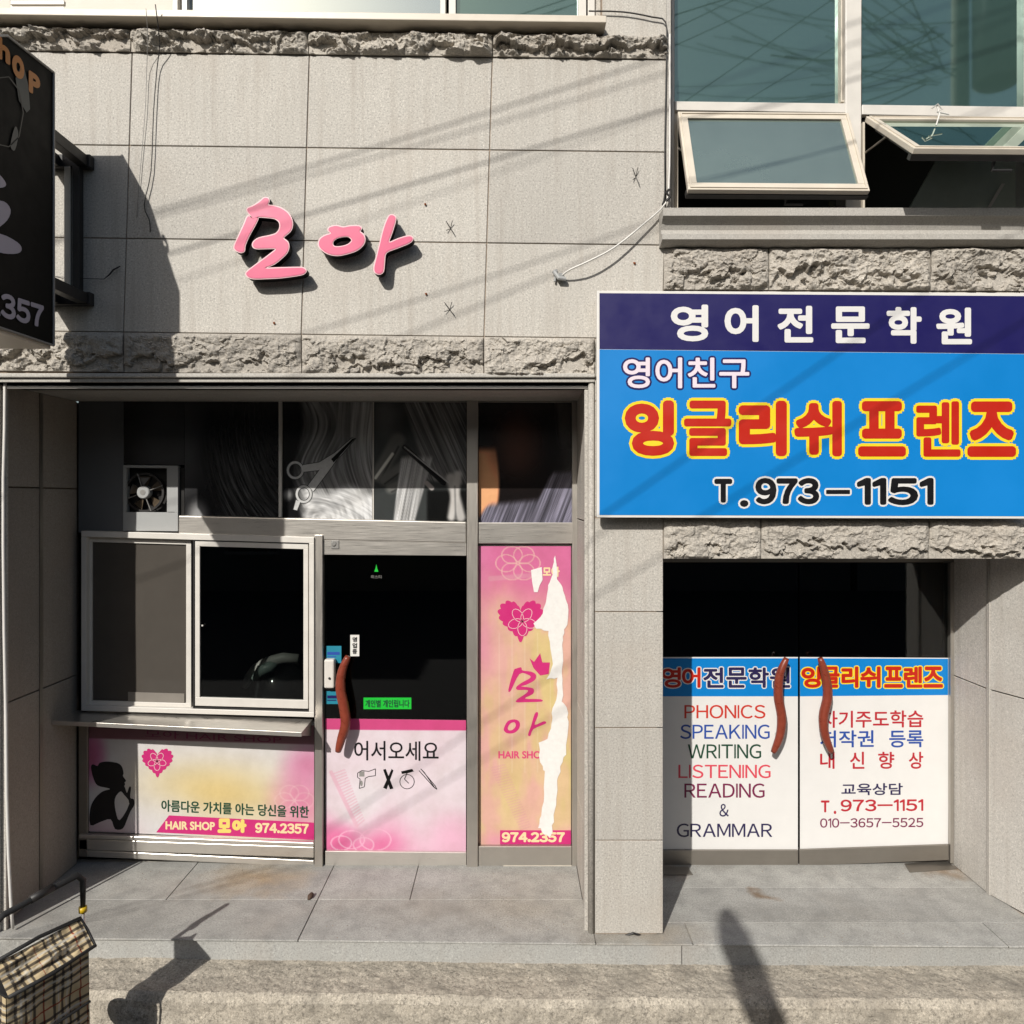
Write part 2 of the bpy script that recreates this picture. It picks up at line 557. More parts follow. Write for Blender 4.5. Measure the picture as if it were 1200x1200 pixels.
M['print_gloss'] = print_mat('glossy photo film', 0.22, 0.5)


def ink(name, r, g, b, rough=0.4):
    M[name] = simple(name + ' ink', tuple(v * 0.78 for v in rgb(r, g, b)), rough, var=0.05, scale=8)
    return M[name]


ink('white_ink', 240, 238, 235); ink('navy', 28, 22, 92); ink('blue', 0, 132, 214); ink('red', 200, 38, 18); ink('yellow', 255, 226, 45)
ink('black_ink', 18, 17, 20); ink('pink', 226, 78, 126); ink('pale_pink', 250, 200, 206); ink('magenta', 212, 48, 124); ink('cream', 250, 225, 175)
ink('cream_yellow', 250, 222, 120); ink('indigo', 45, 38, 84); ink('t_blue', 42, 82, 170); ink('t_green', 26, 74, 52); ink('t_rose', 232, 78, 96)
ink('t_purple', 128, 34, 78); ink('t_red', 196, 44, 56); ink('t_orange', 216, 62, 44); ink('green', 30, 200, 60); ink('teal_sticker', 40, 140, 165)
ink('grey_ink', 175, 172, 190); ink('silver', 150, 148, 144); ink('orange', 205, 130, 50); M['board_black'] = simple('black sign face', (.0075, .0075, .007), .5, spec=.08); ink('rust', 150, 80, 35, 0.9)
ink('lilac', 246, 232, 242); M['blue'] = simple('faded blue film', tuple(v * .8 for v in rgb(8, 134, 214)), .38, var=.16, scale=1.6)
ink('ghost_pink', 240, 160, 170)

# ================================================================== SETTING
# ground: road to the horizon
mb = MB(); mb.box(-600, 600, -600, 30, -0.60, -0.28)
tag(mb.build('road', M['asphalt']), kind='structure')


# rough concrete kerb strip in front of the landing, one sheet folded over its edge
def edge_y(x):
    return np.interp(x, [-12, -3.2, 0, 3, 12], [0.0, -0.005, -0.078, -0.11, -0.12])


xs = np.linspace(-6.5, 6.5, 1500)
rows = []
prof = [(0.03, 0.0)] + [(t, 0.0) for t in np.linspace(0.0, -0.255, 26)] + [(-0.262, -0.004), (-0.270, -0.012), (-0.277, -0.025)] + [(-0.282, z) for z in np.linspace(-0.035, -0.19, 14)]
for j, (dy, dz) in enumerate(prof):
    X = xs
    wob = 0.02 * (fbm(xs * 1.6, xs * 0 + 3, 3, 5) - 0.5)
    n = fbm(xs * 30, xs * 0 + j * 0.35, 4, 11) - 0.5
    rg = fbm(xs * 3.1, xs * 0 + j * 0.11, 3, 31) - 0.5
    Yc = edge_y(xs) + dy + (wob + 0.012 * n if j > 20 else 0) + (0.02 * rg if j > 26 else 0)
    Zc = -0.118 + dz + (0.010 * n + 0.012 * rg if j < 27 else 0.004 * n)
    rows.append(np.stack([X, Yc + np.zeros_like(X), Zc + np.zeros_like(X)], -1))
P = np.array(rows)
tag(grid_mesh('kerb', P, M['concrete'], smooth=False, flip=False), kind='structure')

# landing of granite slabs
landing = empty('landing', (0, 0, 0), kind='structure')
mb = MB()
mb.prism([(-6.5, -0.0, -0.3), (-3.2, 0.025, -0.3), (0, -0.045, -0.3), (3, -0.08, -0.3), (6.5, -0.08, -0.3), (6.5, 5, -0.3), (-6.5, 5, -0.3)], (0, 0, 0.291))
mb.build('slab_bed', simple('paving joint grout', (.42, .38, .33), .9), landing)


def floorpt(px, py):
    k = EYE / (py - 585.0)
    return (px - 600) * k, FOC * k - D


def slab(pts, name='slab', z=0.0, mat='granite_floor', th=0.010, bev=0.0025):
    """paving slab from plan corners"""
    mb = MB()
    c = Vector((sum(p[0] for p in pts) / len(pts), sum(p[1] for p in pts) / len(pts), 0))
    q = []
    for p in pts:
        d = (Vector((p[0], p[1], 0)) - c); q.append((p[0] - d.x / d.length * 0.003, p[1] - d.y / d.length * 0.003, z - th))
    mb.prism(q, (0, 0, th))
    return mb.build(name, M[mat], landing, bevel=bev)


def ey(x): return float(edge_y(x))


def strip(x0, x1, y0, y1):
    slab([(x0, y0 if y0 is not None else ey(x0)), (x1, y0 if y0 is not None else ey(x1)), (x1, y1), (x0, y1)])


cuts = [-6.5, -4.6, -3.05, -1.06, -1.02 + 0.9, 0.52, 1.95, 3.4, 6.5]
# joint running back between the two large salon slabs
xj = [(-6.5, -4.6), (-4.6, -1.18), (-1.18, 0.46)]
for a, b in xj: strip(a, b, None, 0.36)
for a, b in ((-2.97, -2.10), (-2.10, -1.18), (-1.18, -0.62), (-0.62, 0.43)): strip(a, b, 0.36, 0.83)
strip(0.46, 0.99, None, 0.12)
for a, b in ((0.99, 2.70), (2.70, 6.5)): strip(a, b, None, 0.12)
for a, b in ((0.79, 2.98),): strip(a, b, 0.12, 0.50); strip(a, b, 0.50, 0.83)
# riser stones under the landing edge
for a, b in ((-6.5, -3.2), (-3.2, .93), (0.93, 6.5)):
    mb = MB()
    mb.prism([(a + .002, ey(a) + 0.008, -0.20), (b - .002, ey(b) + 0.008, -0.20), (b - .002, ey(b) + 0.04, -0.20), (a + .002, ey(a) + 0.04, -0.20)], (0, 0, 0.187))
    mb.build('riser_stone', M['riser'], landing, bevel=0.003)

# ================================================================== BUILDING
bld = empty('commercial_building', (0, 0.3, 0), 'two storey granite clad building with split face stone bands and two recessed shopfronts', 'building')


def ln(y0, s): return lambda x: y0 + s * x


XL, XR, XM = -2.9, 2.93, 0.843
mb = MB()
mb.box(-7, XM - 0.03, 0.007, 0.30, F(0, 448).z, 5.05)              # over salon
mb.box(-7, XL - 0.035, 0.007, 1.0, 0.0, F(0, 448).z)              # left pier
mb.box(0.465, XM - 0.035, 0.007, 1.0, 0.0, F(0, 448).z)             # middle pier
mb.box(XM - 0.03, 7, 0.007, 0.30, F(0, 655).z + 0.002, F(0, 268).z)   # over academy
mb.box(XR + 0.035, 7, 0.43, 1.0, 0.0, F(0, 655).z).box(3.10, 7, 0.007, 0.43, 0.0, F(0, 655).z)
mb.box(0.50, XM + 0.015, 0.007, 0.30, 5.05, 6.6)
mb.box(-7, 0.5, 0.26, 0.30, 6.0, 6.6)
mb.box(-7, 7, 0.034, 0.3, 6.6, 7.2)
mb.build('wall_core', M['mortar'], bld)
G = 0.6  # half joint in px


def cell(xl, xr, yt, yb, mat='granite', Yf=0.0, Yb=0.03, name='granite_panel'):
    """panel between two joint columns xl(y), xr(y) and two joint rows yt(x), yb(x)"""
    def c(fx, fy):
        x = fx(300.0)
        for _ in range(4): y = fy(x); x = fx(y)
        return x, y
    tl, tr, br, bl = c(xl, yt), c(xr, yt), c(xr, yb), c(xl, yb)
    mb = MB()
    mb.qc([(bl[0] + G, bl[1] - G), (br[0] - G, br[1] - G), (tr[0] - G, tr[1] + G), (tl[0] + G, tl[1] + G)], Yf + random.uniform(-0.0012, 0.0012), Yb)
    return mb.build(name, M[mat], bld, bevel=0.0022, seg=1)


cols = [lambda y: -600, lambda y: -420 - (y - 200) * .03, lambda y: -240 - (y - 200) * .03, lambda y: -58 - (y - 200) * .03, lambda y: 150.5 - (y - 200) * .031, lambda y: 358.5 - (y - 200) * .029,
        lambda y: 573 - (y - 200) * .03, lambda y: 780.5 - (y - 200) * .022]
rowsU = [ln(60, .013), ln(168.5, .0125), ln(277.5, .0125), ln(387.5, .0125)]
for i in range(len(cols) - 1):
    for j in range(3):
        cell(cols[i], cols[i + 1], rowsU[j], rowsU[j + 1])
cx = lambda v: (lambda y: v)


# ---- split-face stones
def rock(xl, xr, yt, yb, seed, crack=0.5, depth=0.05, chaos=1.0, parent=None, Yb=0.03, lo=.5):
    x0, x1 = xl, xr
    nu = int((x1 - x0) / 1.25) + 2
    hgt = yb(x0) - yt(x0)
    nv = int(hgt / 1.1) + 2
    u = np.linspace(0, 1, nu)[None, :]; v = np.linspace(0, 1, nv)[:, None]
    px = x0 + G + (x1 - x0 - 2 * G) * u + 0 * v
    py = yt(px) + G + (yb(px) - yt(px) - 2 * G) * v
    wx = px + 5 * (fbm(px / 9, py / 9, 3, seed + 2) - .5) * 2
    wy = py + 5 * (fbm(px / 9, py / 9, 3, seed + 9) - .5) * 2
    rng = np.random.default_rng(seed)

    def facets(scale, amp, slope, sd):
        r = np.random.default_rng(sd)
        n = max(6, int((x1 - x0) * hgt / scale ** 2))
        sx = r.uniform(x0, x1, n); sy = r.uniform(py.min(), py.max(), n)
        d = (wx[..., None] - sx) ** 2 * 0.55 + (wy[..., None] - sy) ** 2
        i = d.argmin(-1)
        hh = r.uniform(-1, 1, n) * amp; gx = r.uniform(-1, 1, n) * slope; gy = r.uniform(-1, 1, n) * slope
        return hh[i] + gx[i] * (wx - sx[i]) + gy[i] * (wy - sy[i])
    def ridge(sc, sd):
        r_ = 0; am = .5
        for q_ in range(4):
            r_ = r_ + am * (1 - np.abs(2 * vn(wx / sc * 2 ** q_, wy / (sc * .7) * 2 ** q_, sd + q_) - 1)); am *= .5
        return r_
    H = depth * 0.70 + 0.020 * (fbm(px / 45, py / 24, 3, seed) - .5) * 2
    H = H + (.5 + .5 * chaos) * 0.030 * (ridge(20, seed + 60) - .55)
    H = H + facets(14, 0.007, 0.0009, seed + 1) * chaos + facets(6, 0.0045, 0.0010, seed + 5) * (.4 + .6 * chaos)
    H = H + (0.004 + .006 * min(chaos, 1)) * (fbm(px / 4, py / 3.5, 3, seed + 4) - .5) * 2
    # broken-out lower part: ragged, patchy hollows
    vv = v + .30 * (fbm(wx / 10, wy / 8, 3, seed + 71) - .5) * 2
    line = lo + 0.30 * (fbm(px / 30, px * 0 + seed, 4, seed + 6) - .5) * 2
    on = sst(0.46, 0.54, fbm(wx / 34, wy / 34 + 4.4, 3, seed + 8) + (crack - 0.5) + .04)
    below = sst(0, 0.07, vv - line)
    fade = 1 - 0.6 * sst(0.2, 0.5, vv - line)
    H = H - on * below * fade * (0.044 * (.6 + chaos * .4) + facets(9, 0.016, 0.0018, seed + 12))
    H = H - (1 - on) * .008
    e = np.minimum(np.minimum((px - x0), (x1 - px)) / 7.0, 1.0)
    et = np.minimum(v * hgt / 6.0, 1.0); eb = np.minimum((1 - v) * hgt / 3.0, 1.0)
    H = 0.006 + (np.maximum(H, -0.002)) * np.clip(e, 0, 1) ** .5 * et ** .6 * (0.35 + .65 * eb)
    H = np.maximum(H, 0.002)
    k = D / FOC
    jz = 0.003 * (fbm(px / 6, py / 6, 2, seed + 20) - .5)
    P = np.stack([(px - 600) * k, -H, EYE + (585 - py) * k + jz * et * eb], -1)
    # skirt back to the wall
    def back(R):
        R = R.copy(); R[:, 1] = Yb; return R
    P = np.concatenate([back(P[0])[None], P, back(P[-1])[None]], 0)
    Lc = P[:, :1].copy(); Lc[..., 1] = Yb; Rc = P[:, -1:].copy(); Rc[..., 1] = Yb
    P = np.concatenate([Lc, P, Rc], 1)
    return grid_mesh('split_face_stone', P, M['rock'], parent or bld, smooth=False)


# upper band
ub = [-600, -420, -240, -58, 154, 362, 577.5, 782]
ck = [.5, .5, .5, .62, .55, .42, .75]
for i in range(7): rock(ub[i], ub[i + 1], ln(33, .0135), ln(60, .013), 100 + i, ck[i], 0.055, 1.5)
# band over the salon
lb = [-600, -420, -240, -64, 146, 354, 567, 697]
ck = [.5, .5, .5, .75, .50, .58, .52]
for i in range(7): rock(lb[i], lb[i + 1], ln(387.5, .0125), ln(435, .011), 200 + i, ck[i], 0.042, 0.6, lo=.62)
# academy, upper band and lintel band
ab = [777, 900, 1089, 1290, 1480, 1700]
for i in range(5): rock(ab[i], ab[i + 1], ln(291, .0), ln(337, .004), 300 + i, [.5, .58, .62, .5, .5][i], 0.05, 0.9, lo=.58)
cb = [777, 891, 1087, 1290, 1480, 1700]
for i in range(5): rock(cb[i], cb[i + 1], ln(607, .0), ln(655, .0), 400 + i, [.5, .62, .62, .5, .5][i], 0.04, 0.35, lo=.68)
# panels behind and beside the sign
for a, b, t, bt in ((697, 777, 341, 470), (697, 777, 470, 606)):
    cell(cx(a), cx(b), ln(t + 0, 0) if t > 400 else (lambda x: 396.5), ln(bt, 0))
cell(cx(697.6), cx(777), lambda x: 387.5 + .0125 * x, lambda x: 397.5)
for a, b in ((777, 985), (985, 1195), (1195, 1400), (1400, 1700)):
    for t, bt in ((337, 470), (470, 607)): cell(cx(a), cx(b), lambda x, t=t: t + (.004 * x if t < 400 else 0), cx(bt) if False else (lambda x, bt=bt: bt))
# middle pilaster
for t, bt in ((607, 717), (717, 853), (853, 985), (985, 1094.5)):
    cell(cx(697), cx(777.5), lambda x, t=t: t, lambda x, bt=bt: bt, 'granite_low')
# outer piers beyond the openings
for t, bt in ((437, 560), (560, 700), (700, 840), (840, 985), (985, 1094.5)):
    cell(cx(-200), cx(-9), lambda x, t=t: t, lambda x, bt=bt: bt, 'granite_low')
    cell(cx(-420), cx(-200), lambda x, t=t: t, lambda x, bt=bt: bt, 'granite_low')
for t, bt in ((655, 770), (770, 890), (890, 1000), (1000, 1094.5)):
    cell(cx(600 + 3.06 / D * FOC), cx(1420), lambda x, t=t: t, lambda x, bt=bt: bt, 'granite_low')
    cell(cx(1420), cx(1700), lambda x, t=t: t, lambda x, bt=bt: bt, 'granite_low')


# reveals (side faces of the recesses)
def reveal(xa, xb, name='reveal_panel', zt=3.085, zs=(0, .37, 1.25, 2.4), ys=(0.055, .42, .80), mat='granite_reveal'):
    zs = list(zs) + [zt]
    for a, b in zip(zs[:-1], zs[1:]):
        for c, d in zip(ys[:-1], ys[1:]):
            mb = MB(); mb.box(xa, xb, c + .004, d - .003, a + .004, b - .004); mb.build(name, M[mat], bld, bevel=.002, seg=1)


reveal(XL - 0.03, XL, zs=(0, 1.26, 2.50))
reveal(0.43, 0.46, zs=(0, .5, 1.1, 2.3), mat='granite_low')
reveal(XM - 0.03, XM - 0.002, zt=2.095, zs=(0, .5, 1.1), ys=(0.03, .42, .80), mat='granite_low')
reveal(XR, XR + .03, zt=2.095, zs=(0, 1.26), ys=(.42, .80), mat='granite_sunlit')
for a, b in ((0, 1.26), (1.26, 2.095)):
    mb = MB(); mb.prism([(XR, .416, a + .004), (XR + .04, .416, a + .004), (3.10, .004, a + .004), (3.06, .004, a + .004)], (0, 0, b - a - .008)); mb.build('reveal_panel', M['granite_sunlit'], bld, bevel=.002, seg=1)  # outer part splayed towards the sun so that it catches more light
# groove strips in the reveals
mb = MB()
mb.box(XL - .02, XL + .006, .405, .435, 0.0, 3.08)
mb.build('reveal_groove', M['steel_dark'], bld)
mb = MB()
mb.box(XR - .004, XR + .02, .408, .418, 0.0, 2.09).box(XR - .004, XR + .02, .424, .434, 0.0, 2.09)
mb.build('reveal_groove', M['granite_grey'], bld)
# moulding round the salon opening
mb = MB()
zt = 3.087
mb.box(XL + .030, .43, .035, .055, zt - .034, zt - .018)
mb.build('opening_bead', M['white'], bld, bevel=.004)
mb = MB(); mb.box(XL + .0, XL + .050, .04, .06, 0, zt - .04).box(XL + .0002, XL + .022, .004, .0402, 0, zt - .02)
mb.build('opening_bead', M['granite_low'], bld, bevel=.004)
mb = MB(); mb.box(0.408, 0.4295, .035, .06, 0, zt - .04)
mb.build('opening_bead', M['granite_low'], bld, bevel=.004)
mb = MB()
mb.tube([(0.445, .022, 0.0), (0.445, .022, zt)], .018, 12)
mb.build('corner_moulding', M['granite_low'], bld, smooth=True)
mb = MB()
mb.box(-6.5, .462, -.022, .034, F(0, 443).z, F(0, 438).z)
mb.build('lintel_moulding', M['granite_grey'], bld, bevel=.006)
mb = MB()
mb.box(-6.5, .462, -.004, .80, F(0, 448).z, F(0, 443.5).z)
mb.build('soffit', M['granite_grey'], bld, bevel=.003)
mb = MB()
mb.box(XM - .03, XR + .04, .0302, .80, F(0, 655).z + .001, F(0, 655).z + .03)
mb.build('soffit', M['granite_grey'], bld)

# window sill under the large window (moulded)
mb = MB()
k = D / FOC
zt_, zb_ = F(0, 253).z, F(0, 291).z
prof = [(-.115, F(0, 253).z), (-.115, F(0, 262).z), (-.095, F(0, 264).z), (-.07, F(0, 268).z), (-.055, F(0, 274).z), (-.06, F(0, 279).z), (-.09, F(0, 281).z), (-.09, F(0, 287).z), (-.03, F(0, 291).z), (.03, F(0, 291).z), (.28, F(0, 262).z), (.28, F(0, 250).z)]
for xa, xb in ((772, 1190), (1190, 1700)):
    n = len(prof); m2 = MB()
    A = F(xa, 0).x + .001; B_ = F(xb, 0).x - .001
    m2.v = [(A, y, z) for y, z in prof] + [(B_, y, z) for y, z in prof]
    m2.f = [list(range(n)), list(range(2 * n - 1, n - 1, -1))] + [[(i + 1) % n, i, n + i, n + (i + 1) % n] for i in range(n)]
    m2.mi = [0] * len(m2.f)
    m2.build('window_sill', M['granite_grey'], bld)
# long ledge above the left part
mb = MB()
a, b = F(-600, 14), F(708, 39)
mb.prism([(F(-600, 0).x, -.10, F(0, 27).z + .02), (F(708, 0).x, -.10, F(0, 41).z + .005), (F(708, 0).x, -.10, F(0, 34).z + .01), (F(-600, 0).x, -.10, F(0, 20).z + .03)], (0, .36, 0))
mb.build('window_ledge', M['alu_cream'], bld, bevel=.004)
# wall piece right of the upper left windows
mb = MB()
mb.q(706, -260, 781, 44, 0.0, .03)
mb.build('granite_panel', M['granite'], bld, bevel=.002)
mb = MB(); mb.q(781, -260, 786, 250, 0.004, .03); mb.build('granite_panel', M['granite_grey'], bld)

# small marks in the walls: stubs of old fixings
for (x, y, dx, dy, kk) in ((745, 208, 4, 10, 0), (528, 268, 5, 8, 1), (527, 363, 6, 8, 1), (498, 239, 2, 5, 2), (743, 308, 2, 4, 2), (321, 378, 2, 3, 2), (499, 344, 2, 3, 2)):
    mb = MB()
    p = F(x, y)
    if kk == 2:
        mb.tube([p + Vector((0, .002, 0)), p + Vector((.004, -.01, -.006))], .006, 6)
    else:
        mb.tube([F(x - dx, y - dy) + Vector((0, -.012, 0)), p + Vector((0, -.006, 0)), F(x + dx, y + dy) + Vector((0, -.012, 0))], .0022, 5)
        mb.tube([F(x + dx * .5, y - dy) + Vector((0, -.02, 0)), p + Vector((0, .0, 0)), F(x - dx, y + dy * .4) + Vector((0, -.016, 0))], .002, 5)
    mb.build('wire_stub', M['rust'] if kk == 2 else M['black'], bld)


# interiors
def room(name, x0, x1, y0, y1, z0, z1, mat):
    mb = MB()
    t = .05
    mb.box(x0, x1, y1, y1 + t, z0, z1).box(x0 - t, x0, y0, y1 + t, z0 - t, z1 + t).box(x1, x1 + t, y0, y1 + t, z0 - t, z1 + t)
    mb.box(x0, x1, y0, y1 + t, z0 - t, z0).box(x0, x1, y0, y1 + t, z1, z1 + t)
    return tag(mb.build(name, mat), kind='structure')


room('salon_interior_wall', XL + .0, .40, .875, 4.6, .02, 3.03, M['dark_room'])
room('entrance_interior_wall', XM + .01, XR - .01, .875, 5.0, .02, 2.08, M['dark_room'])
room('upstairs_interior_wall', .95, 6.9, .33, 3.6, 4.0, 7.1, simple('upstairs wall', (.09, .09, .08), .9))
room('upstairs_interior_wall', -6.9, .7, .33, 3.6, 5.06, 7.1, M['dark_room'])

# ================================================================== SALON SHOPFRONT
Y0 = 0.80
shop = empty('salon_shopfront', (-1.25, Y0, 0), 'brushed steel framed salon shopfront filling the wide left recess', 'shopfront')
mb = MB(); mb.q(92, 455, 676, 470, Y0 - .01, Y0 + .06, 0.003); mb.build('head_rail', M['steel_dark'], shop, bevel=.002)
mb = MB(); mb.q(209, 604, 546.5, 629, Y0 - .03, Y0 + .06, 0.022); mb.build('transom', M['steel'], shop, bevel=.008, seg=4)
mb = MB(); mb.q(560.5, 612.5, 671, 637, Y0 - .03, Y0 + .06, 0.0); mb.build('transom', M['steel'], shop, bevel=.003)
mb = MB(); mb.q(547, 465, 560, 1020, Y0 - .045, Y0 + .06); mb.build('mullion', M['steel_v'], shop, bevel=.003)
mb = MB(); mb.q(368.5, 627, 378, 1019, Y0 - .045, Y0 + .06); mb.build('mullion', M['steel_v'], shop, bevel=.003)
mb = MB(); mb.q(670.5, 465, 677.5, 1016, Y0 - .035, Y0 + .06); mb.build('mullion', M['steel_v'], shop, bevel=.003)
mb = MB(); mb.q(92, 840, 102.5, 1004, Y0 - .02, Y0 + .06); mb.build('mullion', M['steel_dark'], shop, bevel=.003)
mb = MB()
mb.q(92, 978, 368, 983, Y0 - .035, Y0 + .06, .035).q(92, 983, 368, 996, Y0 - .02, Y0 + .06, .035).q(92, 996, 368, 1004, Y0 - .012, Y0 + .06, .045)
mb.build('base_rail', M['steel'], shop, bevel=.007, seg=4)
mb = MB(); mb.q(560.5, 992, 670, 1016, Y0 - .03, Y0 + .06, 0.0); mb.build('base_rail', M['steel_v'], shop, bevel=.003)
mb = MB(); mb.q(326.5, 470, 330, 606, Y0 - .014, Y0 + .04); mb.build('mullion', M['alu'], shop)
mb = MB(); mb.q(436.5, 470, 438, 609, Y0 + .003, Y0 + .04); mb.build('mullion', M['alu'], shop)
mb = MB(); mb.q(92, 470, 145, 624, Y0 + .006, Y0 + .04, .01); mb.build('filler_panel', simple('dark grey board', (.12, .125, .13), .6, scale=3), shop)
mb = MB(); mb.q(145.5, 548, 208, 623, Y0 - .004, Y0 + .04, .01)
# keep the fan opening clear: board built as a ring
mb = MB(); mb.ring(144, 545, 208.5, 622, 4, Y0 - .006, Y0 + .04, .01, tt=3, tb=22)
mb.q(195.5, 548, 205, 600, Y0 - .006, Y0 + .04, .01)
mb.build('fan_board', M['panel_grey'], shop, bevel=.002)
mb = MB(); mb.q(146, 548, 197, 601, Y0 + .065, Y0 + .07); mb.build('fan_hole', M['darkgap'], shop)
mb = MB(); mb.q(209, 548, 216, 606, Y0 + .02, Y0 + .04); mb.build('gasket', M['darkgap'], shop)
# fixed pane behind posters
for x0, x1 in ((145, 326), (330, 436.5), (438, 547), (560.5, 670)):
    y1 = 545 if x0 == 145 else 612
    mb = MB(); mb.q(x0, 468, x1, y1 if x0 != 145 else 546, Y0 + .016, Y0 + .022); mb.build('pane', M['glass_dark'], shop)
mb = MB(); mb.q(216, 546, 326, 606, Y0 + .016, Y0 + .022); mb.build('pane', M['glass_dark'], shop)
mb = MB(); mb.q(103, 846, 368.5, 978, Y0 + .012, Y0 + .05, .0); mb.build('apron_panel', M['white'], shop)
mb = MB(); mb.q(560.5, 638, 670.5, 993, Y0 + .012, Y0 + .05, .0); mb.build('side_panel', M['white'], shop)

# --- sliding window
win = empty('sliding_window', (-1.8, Y0, .97), 'white aluminium sliding window with one brown filmed pane and one clear dark pane', 'window')
T = .028
mb = MB(); mb.ring(95, 622, 368, 833, 6, Y0 - .06, Y0 + .05, T, tb=6, tt=7); mb.build('frame', M['alu'], win, bevel=.003)
mb = MB()
mb.ring(101.5, 629, 224, 827, 6, Y0 - .018, Y0 + .012, T, tb=6, tt=6)
sl = mb.build('sash', M['alu'], win, bevel=.002)
mb = MB(); mb.q(107, 634.5, 218.5, 822, Y0 - .004, Y0 + .002, T); mb.build('pane', M['glass_film'], sl)
mb = MB(); mb.q(150, 811, 216, 822, Y0 - .010, Y0 - .006, T); mb.build('lower_strip', simple('grey brown strip', (.2, .18, .155), .6), sl)
mb = MB()
mb.ring(228.5, 634, 361, 827, 5.5, Y0 - .05, Y0 - .022, T, tb=10, tt=6)
sr = mb.build('sash', M['alu'], win, bevel=.002)
mb = MB(); mb.q(233.5, 639.5, 356, 818, Y0 - .038, Y0 - .033, T); mb.build('pane', M['glass_dark'], sr)
mb = MB(); mb.ring(226, 632, 364, 830, 1.6, Y0 - .055, Y0 - .018, T); mb.build('gasket', M['darkgap'], win)
mb = MB(); mb.tube([F(237, 733, Y0 - .05), F(237, 733, Y0 - .062)], .006, 8); mb.build('latch_knob', M['white'], sr)
# --- shelf
sh = empty('counter_shelf', (-2.1, .66, .95), 'steel counter shelf projecting below the sliding window', 'shelf')
zA, zB = F(97, 832, Y0).z, F(367, 842, Y0).z
mb = MB()
xa, xb = XL + .003, F(367, 0, Y0).x
yf = .53
p = [(xa, Y0 - .005, zA), (xb, Y0 - .005, zB), (xb, yf, zB - .008), (xa, yf, zA + .01)]
mb.prism([Vector(q) - Vector((0, 0, .004)) for q in p], (0, 0, .004))
mb.build('top', M['steel'], sh)
mb = MB(); mb.prism([Vector(p[3]) - Vector((0, .002, .026)), Vector(p[2]) - Vector((0, .002, .026)), Vector(p[2]) + Vector((0, -.002, .001)), Vector(p[3]) + Vector((0, -.002, .001))], (0, .003, 0))
mb.build('front_lip', M['steel'], sh, bevel=.001)
mb = MB()
mb.prism([(xb, yf + .002, zB - .03), (xb, Y0 - .046, zB - .10), (xb, Y0 - .046, zB - .004), (xb, yf + .002, zB - .010)], (-.004, 0, 0))
mb.build('side_bracket', M['steel_dark'], sh)

# --- exhaust fan
fan = empty('exhaust_fan', F(168, 602, Y0), 'small round exhaust fan in a square hole of the grey board above the window', 'fan')
c = F(169, 577, Y0 + .012)
mb = MB()
R = .132
for i in range(28):
    a0, a1 = 2 * math.pi * i / 28, 2 * math.pi * (i + 1) / 28
    q = []
    for rr, a in ((R - .014, a0), (R, a0), (R, a1), (R - .014, a1)):
        q.append(c + Vector((rr * math.cos(a), 0, rr * math.sin(a))))
    mb.prism(q[::-1] if False else q, (0, .03, 0))
mb.build('ring', M['black'], fan)
mb = MB(); mb.tube([c + Vector((0, -.02, 0)), c + Vector((0, -.012, 0)), c + Vector((0, .03, 0))], [.038, .044, .044], 24)
hub = mb.build('motor', M['panel_grey'], fan, bevel=.002)
mb = MB(); mb.tube([c + Vector((0, -.022, 0)), c + Vector((0, -.02, 0))], .018, 16); mb.build('badge', M['silver'], hub)
for i in range(5):
    a = 2 * math.pi * i / 5 + .5
    mb = MB(); pts = []
    for rr, da in ((.045, -.25), (.115, -.42), (.118, .25), (.045, .2)):
        pts.append(c + Vector((rr * math.cos(a + da), .02 + (.02 if da < 0 else -.006), rr * math.sin(a + da))))
    mb.prism(pts, (0, .003, 0)); mb.build('blade', simple('brown blade', (.10, .075, .05), .35), fan)
for i in range(4):
    a = math.pi / 2 * i + .35
    mb = MB(); mb.tube([c + Vector((.044 * math.cos(a), -.004, .044 * math.sin(a))), c + Vector((R * math.cos(a), .0, R * math.sin(a)))], .0035, 6)
    mb.build('strut', M['silver'], fan)

# --- salon door
door = empty('salon_door', F(463, 1018, Y0), 'single glass salon door with steel rails and a pink welcome sheet on its lower half', 'door')
mb = MB(); mb.q(378.5, 631, 546.5, 650, Y0 - .025, Y0 + .02, .008); mb.build('top_rail', M['steel'], door, bevel=.002)
mb = MB(); mb.q(381, 997.5, 546.5, 1018, Y0 - .025, Y0 + .02, .01); mb.build('bottom_rail', M['steel'], door, bevel=.002)
mb = MB(); mb.q(379, 650, 546.5, 998, Y0 - .002, Y0 + .008, .008); mb.build('glass', M['glass_dark'], door)
mb = MB(); mb.q(388, 633.5, 397, 643, Y0 - .032, Y0 - .026); mb.tube([F(391, 637, Y0 - .04), F(391, 637, Y0 - .03)], .016, 12); mb.build('closer_cap', M['silver'], door, bevel=.002)
mb = MB(); mb.q(379.5, 773, 391.5, 807, Y0 - .06, Y0 - .003); lk = mb.build('lock', M['alu'], door, bevel=.012, seg=3)
mb = MB(); mb.tube([F(386, 795, Y0 - .066), F(386, 795, Y0 - .058)], .008, 10); mb.build('keyhole', M['darkgap'], lk)


